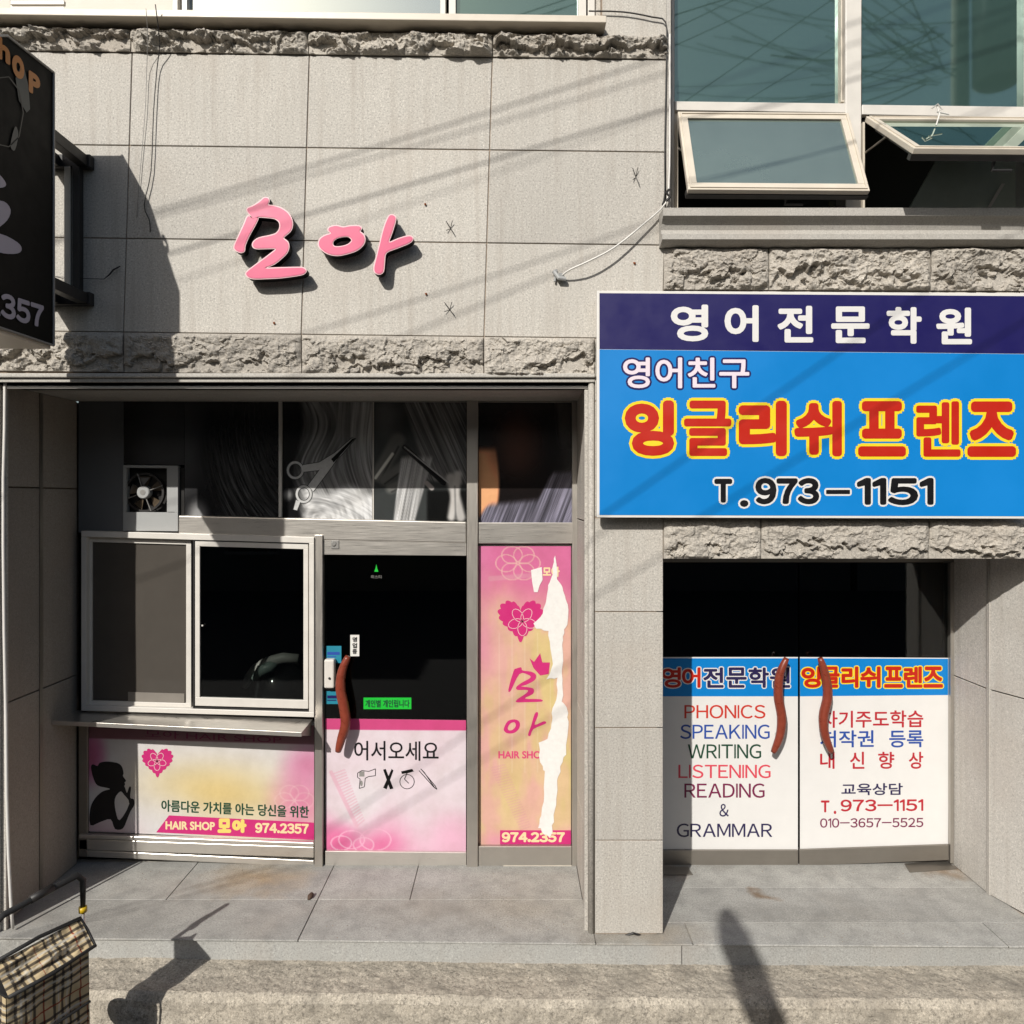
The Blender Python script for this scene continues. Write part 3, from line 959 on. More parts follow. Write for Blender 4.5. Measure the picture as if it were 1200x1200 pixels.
def handle(pts, parent, Yh, standoffs, w=6.0):
    """carved wooden pull standing off the glass"""
    P = [F(x, y, Yh) for x, y in pts]
    Q = []
    for i in range(len(P) - 1):
        for t in (0, .25, .5, .75):
            p0, p1, p2, p3 = P[max(i - 1, 0)], P[i], P[i + 1], P[min(i + 2, len(P) - 1)]
            Q.append(0.5 * ((2 * p1) + (p2 - p0) * t + (2 * p0 - 5 * p1 + 4 * p2 - p3) * t * t + (3 * p1 - p0 - 3 * p2 + p3) * t ** 3))
    Q.append(P[-1])
    n = len(Q); kk = (D + Yh) / FOC
    rad = [w * kk * (.22 + .78 * math.sin(math.pi * min(1, (.04 + i / (n - 1) * .92))) ** .45) for i in range(n)]
    mb = MB(); mb.tube(Q, rad, 12)
    h = mb.build('handle', M['wood_red'], parent, smooth=True)
    for x, y in standoffs:
        mb = MB(); mb.tube([F(x, y, Yh + .005), F(x, y, Y0 - .002)], .011, 10); mb.build('standoff', M['silver'], h)
    return h


handle([(408, 769), (401, 786), (399, 806), (403, 828), (405, 848), (400, 866), (396, 881)], door, Y0 - .09, [(400, 790), (404, 852)], 6.2)


# stickers on the door
def card(name, mat, box, Y, label, cat, group=None, tilt=0.0, th=.0012):
    mb = MB(); mb.q(*box, Y - th, Y, tilt)
    e = empty(name, F((box[0] + box[2]) / 2, box[3], Y), label, cat, group)
    o = mb.build('card', mat, e)
    return e


yd = Y0 - .002
blk = [(0.0, M['black_ink'], .0008)]
c1 = card('sticker', M['teal_sticker'], (382, 757, 400, 777), yd - .001, 'teal square sticker above the door lock', 'sticker')
c2 = card('sticker', M['teal_sticker'], (382, 810, 398, 825), yd - .001, 'teal sticker just below the door lock', 'sticker')
for e, yy in ((c1, 764), (c2, 815)):
    mb = MB(); mb.q(383.5, yy, 398, yy + 3.5, yd - .0032, yd - .0028); mb.q(383.5, yy + 5, 394, yy + 6.2, yd - .0032, yd - .0028); mb.build('print_line', M['t_blue'] if yy < 800 else M['navy'], e)
c3 = card('sticker', M['white'], (410.5, 744, 421, 769), yd - .001, 'small white upright label on the dark glass right of the handle', 'sticker')
letter('영', (413, 746.5, 418.5, 752.5), yd - .0022, [(0.3, M['black_ink'], .0008)], c3)
letter('업', (413, 753.5, 418.5, 759.5), yd - .0022, [(0.3, M['black_ink'], .0008)], c3)
letter('중', (413, 760.5, 418.5, 766.5), yd - .0022, [(0.3, M['black_ink'], .0008)], c3)
c4 = card('notice_strip', M['green'], (426, 817.5, 482, 831), yd - .001, 'bright green notice strip on the dark door glass above the pink band', 'notice')
letter('개인별 개인립니다', (428, 820, 480, 829), yd - .0022, [(0.25, M['t_green'], .0008)], c4)
mb = MB()
e = empty('door_mark', F(441, 672, yd), 'tiny green and white mark near the top of the salon door glass', 'mark')
mb = MB(); mb.qc([(438.5, 670), (443.5, 670), (442, 666), (441, 661), (440, 666)], yd - .001, yd); mb.build('figure', M['green'], e)
letter('미스티', (435, 674, 447, 678), yd - .0003, [(0.0, M['silver'], .0008)], e)


# --- printed sheets
def lines(img, x, y, a, b, w, col, soft=.6, amt=1.0):
    (x0, y0), (x1, y1) = a, b
    d = np.array((x1 - x0, y1 - y0)); Ld = np.hypot(*d)
    t = np.clip(((x - x0) * d[0] + (y - y0) * d[1]) / Ld ** 2, 0, 1)
    r = np.hypot(x - x0 - t * d[0], y - y0 - t * d[1])
    m = (1 - sst(w / 2 - soft * .5, w / 2 + soft, r)) * amt
    return img * (1 - m[..., None]) + np.array(col) * m[..., None]


def blob(img, x, y, cx_, cy_, rx, ry, col, amt=1.0, hard=0.0):
    r = np.hypot((x - cx_) / rx, (y - cy_) / ry)
    m = (1 - sst(hard, 1.0, r)) * amt
    return img * (1 - m[..., None]) + np.array(col) * m[..., None]


def ringp(img, x, y, cx_, cy_, rx, ry, w, col, amt=1.0):
    r = np.hypot((x - cx_) / rx, (y - cy_) / ry)
    m = (1 - sst(w * .5, w * 1.2, np.abs(r - 1) * min(rx, ry))) * amt
    return img * (1 - m[..., None]) + np.array(col) * m[..., None]


def base(x, col): return np.zeros(x.shape + (3,)) + np.array(col)


def strands(x, y, ang, freq, seed, bend=0.0, cx0=0, cy0=0):
    """hair: narrow streaks along direction ang (radians), optionally curved"""
    dx, dy = x - cx0, y - cy0
    a = ang + bend * dx + bend * .7 * dy
    s = -np.sin(a) * dx + np.cos(a) * dy
    t = np.cos(a) * dx + np.sin(a) * dy
    n = vn(s * freq, t * .02, seed) * .5 + vn(s * freq * 2.3, t * .03, seed + 3) * .3 + vn(s * freq * .35, t * .015, seed + 5) * .4
    return np.clip((n - .25) * 1.0, 0, 1)


M_PH = M['print_gloss']
G_ = np.array((1, 1, 1.0))


def p1(x, y):
    im = base(x, (.10, .10, .105))
    # soft grey form on the left
    im = blob(im, x, y, 195, 520, 70, 95, (.33, .33, .335), .95, .15)
    hm = sst(235, 262, x + 10 * np.sin(y / 26)) * (1 - .25 * sst(300, 328, x))
    cv = np.arctan2(y - 500, x - 395)
    rr = np.hypot(x - 395, (y - 490) * .8)
    st = np.clip(vn(rr * .7, cv * 6, 3) * .6 + vn(rr * 1.6, cv * 8, 9) * .5 - .3, 0, 1)
    lev = .08 + st * (.42 * sst(470, 610, y) + .12) * (1 - .6 * np.abs((x - 285) / 60))
    im = mixc(im, (0, 0, 0), hm) + hm[..., None] * lev[..., None] * G_
    im = blob(im, x, y, 232, 606, 18, 28, (.62, .62, .62), .8, .2)
    return im


def p2(x, y):
    im = base(x, (.06, .06, .065))
    m = sst(345, 358, x + 6 * np.sin(y / 21)) * (1 - .0 * x)
    s = strands(x, y, 1.3 + .35 * np.sin(y / 60), .62, 12, .002, 400, 500)
    lev = .28 + .42 * s
    lev = lev + .12 * sst(395, 425, x) * (1 - sst(500, 560, y))
    im = mixc(im, (0, 0, 0), m) + (m * lev)[..., None] * G_
    im = blob(im, x, y, 375, 490, 9, 32, (.08, .08, .08), .8, .1)
    s2 = strands(x, y, .4, .55, 22, .004, 400, 600)
    mm = sst(568, 582, y + 5 * np.sin(x / 9)) * sst(350, 362, x)
    curl = vn(np.hypot(x - 372, y - 612) * .45 + 4 * fbm(x / 20, y / 20, 2, 3), np.arctan2(y - 612, x - 372) * 2.5, 77)
    im = im * (1 - mm[..., None]) + (mm * (.46 + .30 * s2 + .22 * curl))[..., None] * G_
    im = blob(im, x, y, 337, 580, 9, 10, (.55, .55, .55), .8, .1)
    lock = vn((x - 352 - 9 * np.sin((y - 470) / 17)) * .5, y * .02, 61)
    ml = (1 - sst(385, 402, x - 6 * np.sin(y / 20))) * m * (1 - sst(540, 575, y))
    im = im * (1 - ml[..., None] * .8) + (ml * .8 * (.18 + .5 * lock))[..., None] * G_
    return im


def p3(x, y):
    im = base(x, (.20, .21, .21))
    im = blob(im, x, y, 452, 490, 28, 36, (.38, .38, .38), .8, .1)
    s = strands(x, y, 1.15, .8, 31, .0, 500, 470)
    m = sst(0, 8, (x - 470) - (y - 470) * .28) * (1 - sst(0, 6, (y - 560) - (x - 500) * .1))
    im = im * (1 - m[..., None]) + (m * (.22 + .45 * s))[..., None] * G_
    # hand
    for (a, b, w) in (((444, 556), (466, 516), 15), ((450, 562), (480, 540), 10), ((458, 572), (492, 556), 9)):
        im = lines(im, x, y, a, b, w, (.36, .36, .35), 5.0)
        im = lines(im, x, y, (a[0] + 1, a[1] + w * .5), (b[0] + 1, b[1] + w * .5), 1.2, (.14, .14, .14), 1.5, .7)
    # cut lock of hair hanging down
    m2 = sst(0, 3, (x - 468) + (y - 540) * .12) * (1 - sst(0, 3, (x - 500) + (y - 556) * .28)) * sst(532, 540, y)
    s3 = strands(x, y, 1.75, 1.1, 41, .0, 480, 540)
    im = im * (1 - m2[..., None]) + (m2 * (.42 + .36 * s3 * (1.2 - .3 * np.sin((x - 480) / 9))))[..., None] * G_
    m3 = (1 - m2) * sst(570, 578, y) * sst(498, 503, x)
    im = im * (1 - .75 * m3[..., None])
    im = lines(im, x, y, (528, 560), (540, 606), 9, (.60, .59, .58), 4)
    im = lines(im, x, y, (537, 556), (529, 606), 7, (.66, .65, .64), 4)
    im = lines(im, x, y, (533, 570), (534, 606), 1.2, (.30, .30, .30), 1.5, .6)
    im = lines(im, x, y, (474, 524), (520, 566), 5, (.05, .05, .05), 1.0)
    im = lines(im, x, y, (460, 532), (440, 560), 3, (.75, .75, .72), 1.0)
    im = lines(im, x, y, (474, 524), (526, 566), 1.2, (.6, .6, .6), .6)
    im = lines(im, x, y, (500, 566), (506, 572), 5, (.55, .53, .52), 1.0)
    return im


def p4(x, y):
    im = base(x, (.075, .06, .06))
    # shoulder and soft face area
    sk = (1 - sst(0, 5, (x - 570) - (598 - y) * .10 - 10 * np.sin((y - 520) / 40))) * sst(520, 532, y)
    im = mixc(im, (.86, .60, .44), sk)
    im = blob(im, x, y, 607, 520, 46, 62, (.32, .21, .17), .95, .05)
    s = strands(x, y, 1.95, .95, 51, .0, 640, 520)
    m = sst(0, 10, y - (588 - (x - 575) * .10) + 30 * sst(628, 650, x) + 2) * sst(-4, 3, (x - 566) + (y - 600) * .7)
    im = im * (1 - m[..., None]) + (m * (.20 + .55 * s))[..., None] * np.array((.95, .93, 1.06))
    m = sst(652, 662, x - (y - 560) * .06) * (1 - sst(500, 540, y))
    im = mixc(im, (.40, .39, .38), m * .6)
    return im


def photo(corners, fn, label, extra=None):
    e = empty('hair_photo', F((corners[2][0] + corners[3][0]) / 2, corners[2][1], Y0), label, 'poster', 'hair photos along the top of the shopfront')
    print_sheet('print', corners, Y0 + .004, lambda x, y: np.clip(fn(x, y) * (1.3 if fn in (p2, p3) else 1.25), 0, 1), M_PH, e, .7)
    mb = MB(); mb.qc([corners[3], corners[2], corners[1], corners[0]], Y0 + .0055, Y0 + .0145); mb.build('backing_film', M['darkgap'], e)
    return e


# first sheet is L-shaped around the fan board
e1 = photo([(216.5, 470), (326, 470), (326, 605.5), (216.5, 604)], p1, 'dark photo film of sweeping black hair beside the exhaust fan')
print_sheet('print', [(145, 470), (216.2, 470), (216.2, 545), (145, 544)], Y0 + .0045, p1, M_PH, e1, .8)
mb = MB(); mb.q(145, 470, 216.2, 544, Y0 + .0055, Y0 + .0145); mb.build('backing_film', M['darkgap'], e1)
e2 = photo([(330.5, 470), (436, 470), (436, 609), (330.5, 607)], p2, 'grey photo film of open scissors against pale hair')
e3 = photo([(438.5, 470), (546.5, 470), (546.5, 612), (438.5, 609)], p3, 'grey photo film of a hand cutting a lock of hair')
e4 = photo([(561, 470), (670, 470), (670, 612.5), (561, 612.5)], p4, 'photo film of a bare shoulder and dark hair at the right end')
# scissors print
mb = MB()


def circ(cx_, cy_, rx, ry, n=20, rot=0.0):
    return [(cx_ + rx * math.cos(a) * math.cos(rot) - ry * math.sin(a) * math.sin(rot), cy_ + rx * math.cos(a) * math.sin(rot) + ry * math.sin(a) * math.cos(rot)) for a in [2 * math.pi * i / n for i in range(n)]]


ys_ = Y0 + .0024
SC = [[circ(346, 551, 10, 10.5), circ(346, 551, 7.4, 7.9)[::-1]], [circ(356, 579, 9.6, 10.5), circ(356, 579, 7, 7.9)[::-1]],
      [[(355, 545), (374, 542), (392, 531), (413, 513), (417, 513), (401, 532), (385, 546), (373, 551), (355, 553)]],
      [[(361, 569), (378, 546), (390, 532), (397, 535), (385, 552), (367, 576)]], [[(347, 586), (352, 588), (348, 598), (344, 597)]]]
mb = MB()
for i, lp in enumerate(SC): mb.poly([offset_loop(lp[0], .9)] + [offset_loop(l, -.9) for l in lp[1:]], ys_ + .0006 - i * .00005, None)
mb.build('scissors_outline', simple('dark grey print', (.03, .03, .03), .4), e2)
mb = MB()
for i, lp in enumerate(SC): mb.poly(lp, ys_ - i * .0002, None)
mb.build('scissors_print', simple('light grey print', (.50, .50, .49), .4, var=.3, scale=40), e2)
mb = MB(); mb.poly([[(388, 538), (413, 514), (417, 513), (400, 532), (391, 542)]], ys_ - .0012, None); mb.build('blade_print', M['board_black'], e2)

# --- banner below the shelf
bA = empty('shop_banner', F(236, 985, Y0), 'wide pink and yellow vinyl banner with a black woman silhouette under the shelf', 'banner', 'pink salon banners')


def fA(x, y):
    yy = y - (x - 103) * .04
    im = base(x, (.90, .88, .88))
    im = mixc(im, (.93, .80, .42), np.exp(-((x - 250) / 80) ** 2 - ((yy - 915) / 28) ** 2) * .9 + sst(200, 260, x) * sst(905, 935, yy) * .35)
    im = blob(im, x, y, 352, 940, 52, 62, (.93, .35, .62), .85, .0)
    im = blob(im, x, y, 362, 895, 46, 42, (.88, .28, .58), .75, .0)
    im = blob(im, x, y, 106, 885, 26, 48, (.82, .12, .50), .95, .1)
    im = mixc(im, (.93, .55, .62), sst(940, 985, yy) * sst(190, 120, x) * .5)
    im = mixc(im, (.50, .03, .22), 1 - sst(864, 866, yy + (x - 103) * .012))
    # faint flower outlines
    for i in range(6):
        a = i * math.pi / 3
        im = ringp(im, x, y, 345 + 12 * math.cos(a), 938 + 10 * math.sin(a), 11, 9, .8, (.97, .78, .78), .35)
    return im


print_sheet('print', [(103, 845), (368, 850), (368, 986), (103, 974)], Y0 - .001, fA, M['print'], bA, .9, fade=0.28)
mb = MB(); mb.qc([(103, 974), (368, 986), (368, 850), (103, 845)], Y0 + .0, Y0 + .011); mb.build('vinyl', M['white'], bA)
yb = Y0 - .002


def z1(pts): return [(80 + a / 3.75, 830 + b / 3.75) for a, b in pts]


sil = smooth_loop(z1([(100, 262), (108, 246), (128, 254), (138, 240), (168, 234), (205, 238), (226, 246), (238, 262), (243, 286), (240, 298), (254, 318), (247, 326), (250, 334), (246, 342), (250, 350), (258, 372), (268, 345), (276, 350), (272, 392), (288, 400), (290, 425), (275, 450), (262, 480), (240, 528), (205, 530), (186, 488), (140, 500), (97, 513), (97, 440), (118, 395), (150, 366), (182, 356), (170, 350), (130, 340), (112, 312)]), 3)
hole = smooth_loop(z1([(205, 398), (228, 366), (245, 380), (268, 420), (226, 492), (208, 450)][::-1]), 3)
mb = MB(); mb.poly([sil, hole], yb, None); mb.build('silhouette', M['black_ink'], bA)


def heart(cx_, cy_, r, bumps=20, amp=.07):
    """scalloped heart"""
    P = []
    for i in range(400):
        t = 2 * math.pi * i / 400
        P.append((16 * math.sin(t) ** 3 / 16, -(13 * math.cos(t) - 5 * math.cos(2 * t) - 2 * math.cos(3 * t) - math.cos(4 * t)) / 15))
    P = np.array(P); dl = np.linalg.norm(np.roll(P, -1, 0) - P, axis=1); L_ = np.concatenate([[0], np.cumsum(dl)])
    n = bumps * 6; o = []
    for i in range(n):
        q = i / n * L_[-1]
        x = np.interp(q, L_, np.append(P[:, 0], P[0, 0])); y = np.interp(q, L_, np.append(P[:, 1], P[0, 1]))
        k_ = 1 - amp + amp * 1.6 * abs(math.sin(math.pi * i / 6.0))
        o.append((cx_ + x * r * k_, cy_ + y * r * k_))
    return o


mb = MB(); mb.poly([heart(184.5, 892, 18)], yb, None); mb.build('heart', M['magenta'], bA)


def squiggle(name, path, w, Y, mat, parent):
    """thin drawn line on a sheet"""
    mb = MB()
    for (xa_, ya_), (xb_, yb_) in zip(path[:-1], path[1:]):
        d = Vector((xb_ - xa_, yb_ - ya_)); n = Vector((-d.y, d.x)).normalized() * w / 2
        mb.v += [tuple(F(xa_ + n.x, ya_ + n.y, Y)), tuple(F(xb_ + n.x, yb_ + n.y, Y)), tuple(F(xb_ - n.x, yb_ - n.y, Y)), tuple(F(xa_ - n.x, ya_ - n.y, Y))]
        b = len(mb.v); mb.f.append([b - 4, b - 3, b - 2, b - 1]); mb.mi.append(0)
    return mb.build(name, mat, parent)


def flower(cx_, cy_, r, Y, mat, parent, k=5):
    for i in range(k):
        a = 2 * math.pi * i / k + .3
        pts = []
        for j in range(15):
            t = 2 * math.pi * j / 14
            rr = r * .5 * (1 + math.cos(t)); ww = r * .32 * math.sin(t)
            pts.append((cx_ + rr * math.cos(a) - ww * math.sin(a), cy_ + rr * math.sin(a) + ww * math.cos(a)))
        squiggle('petal_line', pts, .7, Y, mat, parent)


flower(184, 892, 11, yb - .001, M['pale_pink'], bA)
letter('아름다운 가치를 아는 당신을 위한', (189, 937, 362, 951), yb, [(0.35, M['t_green'], .0004)], bA, tilt=.045)
mb = MB(); mb.poly([[(183, 975.5), (198, 955.5), (368, 964), (368, 984.5)]], yb - .0001, None); mb.build('strip', M['magenta'], bA)
ycr = [(0.3, M['cream'], .001)]
letter('HAIR SHOP', (194, 962, 252, 972), yb, [(0.5, M['cream'], .001)], bA, tilt=.02)
letter('모', (255, 959, 271, 976), yb, [(1.5, M['cream_yellow'], .001)], bA)
letter('아', (272, 960, 289, 976), yb, [(1.5, M['cream_yellow'], .001)], bA)
letter('974.2357', (299, 964, 362, 976), yb, [(0.7, M['cream'], .001)], bA, tilt=.02)
letter('모아 HAIR SHOP', (170, 855.5, 330, 864), yb, [(0.0, M['t_purple'], .001)], bA, tilt=.045)

# --- door sheet
bB = empty('welcome_sheet', F(463, 997, Y0), 'white and pink welcome sheet with hairdressing tool icons on the salon door', 'banner', 'pink salon banners')


def fB(x, y):
    im = base(x, (.93, .89, .91))
    im = mixc(im, (.97, .42, .66), np.clip(sst(945, 1000, y + 9 * np.sin(x / 14)) * (.35 + .65 * (1 - sst(420, 500, x))) * 1.1, 0, 1))
    im = blob(im, x, y, 398, 990, 40, 34, (.93, .18, .52), .75, 0)
    im = blob(im, x, y, 450, 990, 34, 20, (.95, .30, .60), .6, 0)
    im = blob(im, x, y, 525, 975, 40, 40, (.97, .62, .78), .5, 0)
    im = mixc(im, (.95, .78, .86), .45 * fbm(x / 50 + y / 90, y / 40, 3, 5))
    im = blob(im, x, y, 425, 930, 34, 34, (.95, .93, .95), .6, 0)
    # faint comb
    for i in range(20):
        im = lines(im, x, y, (390 + i * 1.5, 907 + i * 3.2), (404 + i * 1.2, 902 + i * 3.1), 1.0, (.93, .68, .77), .5, .8)
    im = lines(im, x, y, (388, 905), (418, 968), 4, (.94, .72, .80), 1, .8)
    for (a, b, r) in ((400, 988, 12), (412, 984, 15), (426, 990, 12), (440, 984, 18)):
        im = ringp(im, x, y, a, b, r, r * .7, .7, (.99, .72, .84), .9)
    im = mixc(im, (.87, .14, .50), 1 - sst(854.4, 855.4, y - (x - 380) * .008))
    return im


print_sheet('print', [(381, 842), (546, 844), (546, 998), (382, 996)], Y0 - .004, fB, M['print'], bB, .9, fade=0.12)
mb = MB(); mb.qc([(382, 996), (546, 998), (546, 844), (381, 842)], Y0 - .0035, Y0 - .0024); mb.build('vinyl', M['white'], bB)
yb2 = Y0 - .0045
letter('어서오세요', (415, 868, 514, 891), yb2, [(0.25, M['black_ink'], .0005)], bB, tilt=.008)
gk = M['board_black']
squiggle('dryer_icon', [(419, 906), (424, 903), (432, 904), (440, 901), (440, 909), (432, 910), (428, 912), (427, 922), (421, 924), (422, 913), (419, 911), (419, 906)], .8, yb2 - .0005, gk, bB)
mb = MB(); mb.poly([[(421, 904), (427, 904), (427, 910), (421, 910)]], yb2 - .0005, None); mb.poly([circ(423.5, 918, 1.6, 3.5, 8)], yb2 - .0005, None); mb.build('dryer_icon', M['silver'], bB)
mb = MB()
mb.poly([[(449, 902), (452, 901), (461, 924), (457, 925)]], yb2 - .0005, None)
mb.poly([[(459, 901), (461, 903), (453, 925), (449, 923)]], yb2 - .0008, None)
mb.build('comb_icon', gk, bB)
mb = MB()
mb.poly([[(470, 904), (483, 901), (485, 904), (478, 906), (471, 907)]], yb2 - .0005, None)
mb.build('spray_icon', gk, bB)
squiggle('spray_icon', [(x, y) for x, y in circ(477, 916, 8.5, 8.5, 16)] + [(485.5, 916)], .8, yb2 - .0005, gk, bB)
squiggle('spray_icon', [(477, 906), (474, 913), (479, 918)], .9, yb2 - .0005, gk, bB)
squiggle('iron_icon', [(491, 903), (508, 922), (512, 925), (510, 921), (494, 902)], .9, yb2 - .0005, gk, bB)
squiggle('iron_icon', [(493, 901), (497, 905), (510, 924)], .9, yb2 - .0008, gk, bB)

# --- upright banner
bC = empty('upright_banner', F(615, 992, Y0), 'torn upright pink and yellow banner right of the salon door', 'banner', 'pink salon banners')


def fC(x, y):
    im = base(x, (.93, .76, .50))
    n = fbm(x / 26, y / 50, 3, 8)
    im = mixc(im, (.95, .66, .60), np.clip(sst(.42, .62, n) * .8, 0, 1))
    im = mixc(im, (.90, .82, .36), sst(.5, .7, fbm(x / 20 + 9, y / 70, 3, 18)) * sst(690, 760, y) * (1 - sst(900, 980, y)) * .8)
    im = mixc(im, (.94, .60, .62), (1 - sst(600, 655, x)) * sst(700, 760, y) * (1 - sst(880, 960, y)) * .35)
    top = 1 - sst(660, 735, y + 22 * (fbm(x / 22, y / 30, 2, 4) - .5) + .2 * (610 - x))
    im = mixc(im, (.90, .20, .58), top)
    im = mixc(im, (.93, .40, .66), (1 - sst(566, 585, x)) * (1 - sst(760, 830, y)) * .5)
    for i in range(5):
        im = lines(im, x, y, (585 + i * 15, 742), (585 + i * 15, 905), .8, (.97, .88, .75), .6, .35)
    # faded comb
    for i in range(26):
        im = lines(im, x, y, (575 + i * 1.4, 900 + i * 2.9), (592 + i * 1.2, 896 + i * 2.9), .9, (.90, .56, .60), .5, .55)
    im = blob(im, x, y, 580, 985, 30, 22, (.96, .55, .66), .9, 0)
    for i in range(6):
        a = i * math.pi / 3
        im = ringp(im, x, y, 607 + 14 * math.cos(a), 660 + 11 * math.sin(a), 12, 10, .7, (.96, .72, .66), .8)
    im = lines(im, x, y, (575, 678), (628, 674), 5, (.90, .62, .66), 1.5, .5)
    return im


print_sheet('print', [(561, 640), (669, 640), (669, 991), (561, 990)], Y0 - .001, fC, M['print'], bC, .9, fade=0.26)
mb = MB(); mb.qc([(561, 990), (669, 991), (669, 640), (561, 640)], Y0 + .0, Y0 + .011); mb.build('vinyl', M['white'], bC)


def z2(pts): return [(350 + a / 2.7914, 600 + b / 2.7907) for a, b in pts]


mb = MB(); mb.poly([heart(610, 725, 26)], yb, None); mb.build('heart', M['magenta'], bC)
flower(612, 728, 17, yb - .001, M['pale_pink'], bC)
mb = MB(); mb.poly([z2([(755, 478), (770, 490), (790, 462), (797, 492), (822, 492), (818, 530), (790, 535), (768, 510)])], yb, None); mb.build('crown', M['magenta'], bC)
mo = [[(703, 520), (712, 512), (728, 508), (732, 518), (760, 522), (776, 532), (772, 550), (742, 566), (728, 570), (762, 575), (770, 583), (765, 596), (740, 610), (790, 612), (795, 620), (745, 622), (712, 622), (716, 612), (745, 592), (748, 582), (716, 582), (712, 572), (730, 558), (758, 542), (750, 532), (722, 530), (694, 584), (686, 580)],
      ]
mb = MB()
for lp in mo: mb.poly([smooth_loop(z2(lp), 3)], yb, None)
mb.build('lettering', M['magenta'], bC)
mb = MB()
mb.poly([smooth_loop(z2([(672, 705), (684, 684), (706, 678), (722, 686), (722, 706), (706, 722), (684, 724), (672, 716)]), 3), smooth_loop(z2([(684, 706), (692, 692), (706, 688), (710, 700), (700, 712), (688, 714)][::-1]), 3)], yb, None)
mb.poly([smooth_loop(z2([(750, 728), (760, 700), (772, 660), (782, 655), (782, 668), (772, 696), (802, 684), (808, 692), (768, 710), (758, 732)]), 3)], yb, None)
mb.build('lettering', M['magenta'], bC)
letter('HAIR SHOP', (584, 880, 640, 889), yb, [(0.35, M['pink'], .0004)], bC)
letter('모아', (636, 664, 656, 676), yb, [(0.5, M['cream'], .0004)], bC)
mb = MB(); mb.q(586, 973, 669, 989.5, yb - .0003, yb); mb.build('strip', M['magenta'], bC)
letter('974.2357', (588, 975, 662, 987), yb, [(0.8, M['cream'], .001)], bC)
# torn strip showing the white backing
tornL = z2([(838, 140), (848, 220), (866, 262), (882, 300), (878, 372), (866, 392), (864, 430), (862, 520), (866, 560), (862, 620), (880, 655), (886, 700), (872, 790), (858, 830), (848, 880), (842, 960), (834, 1010), (824, 1064), (806, 1052), (782, 1030), (796, 990), (800, 920), (806, 850), (790, 820), (786, 752), (815, 740), (828, 690), (832, 640), (846, 600), (844, 540), (812, 545), (830, 500), (822, 440), (818, 388), (778, 384), (770, 368), (800, 330), (812, 290), (816, 240), (830, 200), (832, 160)])
rng = random.Random(5)
tl2 = []
for i in range(len(tornL)):
    a, b = tornL[i], tornL[(i + 1) % len(tornL)]
    for t in (0, .33, .66): tl2.append((a[0] * (1 - t) + b[0] * t + rng.uniform(-1.2, 1.2), a[1] * (1 - t) + b[1] * t + rng.uniform(-1.4, 1.4)))
mb = MB(); mb.poly([tl2], yb - .0022, None); mb.poly([z2([(760, 190), (795, 180), (798, 222), (788, 240), (782, 262), (770, 262), (764, 230)])], yb - .0022, None)
mb.build('torn_patch', simple('torn white film', (.68, .67, .65), .7, var=.14, scale=30), bC)
# plaster remains under the frame
mb = MB(); mb.qc([(590, 1021), (600, 1024), (640, 1025), (662, 1024), (670, 1019), (670, 1014.5), (590, 1014.5)], Y0 - .034, Y0 - .0)
mb.build('sealant', simple('old sealant', (.62, .57, .48), .9, var=.25, scale=20), shop)

# salon hood dryer seen through the sliding window
hd = empty('hood_dryer', (-1.75, 1.5, 0), 'salon hood dryer with pale hood standing inside behind the window', 'hair dryer')


def zh(x, y, Y): return F(x, y, Y)


def arc_band(pts, r, Y): return [F(x, y, Y) for x, y in pts]


mb = MB(); mb.tube(arc_band([(286, 806), (291, 795), (300, 785), (315, 776), (332, 771), (350, 772)], 0, 1.35), [.02, .035, .045, .045, .04, .035], 12, sx=.9)
mb.build('hood_rim', M['white'], hd, smooth=True)
mb = MB(); mb.tube(arc_band([(297, 796), (306, 786), (318, 781), (324, 779)], 0, 1.28), [.02, .045, .04, .012], 12)
mb.build('visor', simple('mint plastic', (.42, .52, .48), .3), hd, smooth=True)
mb = MB()
hc = F(330, 815, 1.5)
for i in range(8):
    pass
mb.tube([hc + Vector((0, 0, .30)), hc + Vector((0, 0, .27)), hc + Vector((0, 0, .18)), hc + Vector((0, 0, .05)), hc + Vector((0, 0, -.06))], [.03, .12, .2, .235, .24], 20)
mb.build('hood', simple('smoke plastic', (.02, .022, .022), .15), hd, smooth=True)
mb = MB(); mb.tube([hc + Vector((0, 0, -.05)), (hc.x, hc.y, .05)], .025, 12).tube([(hc.x, hc.y, .02), (hc.x, hc.y, .06)], [.24, .2], 20)
mb.build('stand', M['black'], hd, smooth=True)
hd.location = (0, 0, 0)
for ch in hd.children: ch.location = Vector((0, 0, 0)) + ORG[hd.name]

# ================================================================== RAISED PINK LETTERS
def z3(pts): return [(250 + a / 4.444, 210 + b / 4.444) for a, b in pts]


MO1 = z3([(265, 97), (286, 100), (288, 118), (284, 134), (318, 140), (355, 152), (390, 178), (408, 212), (410, 245), (398, 272), (364, 304), (386, 326), (392, 350), (386, 375), (366, 400), (318, 440), (268, 463), (350, 462), (440, 460), (470, 463), (482, 478), (466, 494), (420, 503), (350, 512), (270, 516), (210, 517), (180, 508), (170, 492), (182, 476), (232, 438), (290, 395), (326, 362), (270, 360), (222, 360), (205, 346), (212, 324), (240, 306), (295, 294), (328, 282), (346, 256), (344, 224), (320, 204), (280, 198), (234, 196), (205, 208), (196, 192), (178, 168), (178, 152), (205, 140), (240, 118)])
MO2 = z3([(180, 192), (205, 204), (232, 200), (215, 240), (185, 295), (164, 345), (160, 374), (140, 380), (112, 366), (110, 345), (130, 300), (160, 235)])
A1 = z3([(612, 282), (598, 266), (606, 250), (640, 242), (676, 250), (712, 244), (758, 244), (770, 256), (762, 272), (782, 290), (788, 318), (776, 345), (745, 370), (700, 386), (645, 396), (595, 386), (560, 362), (548, 338), (556, 312), (580, 294)])
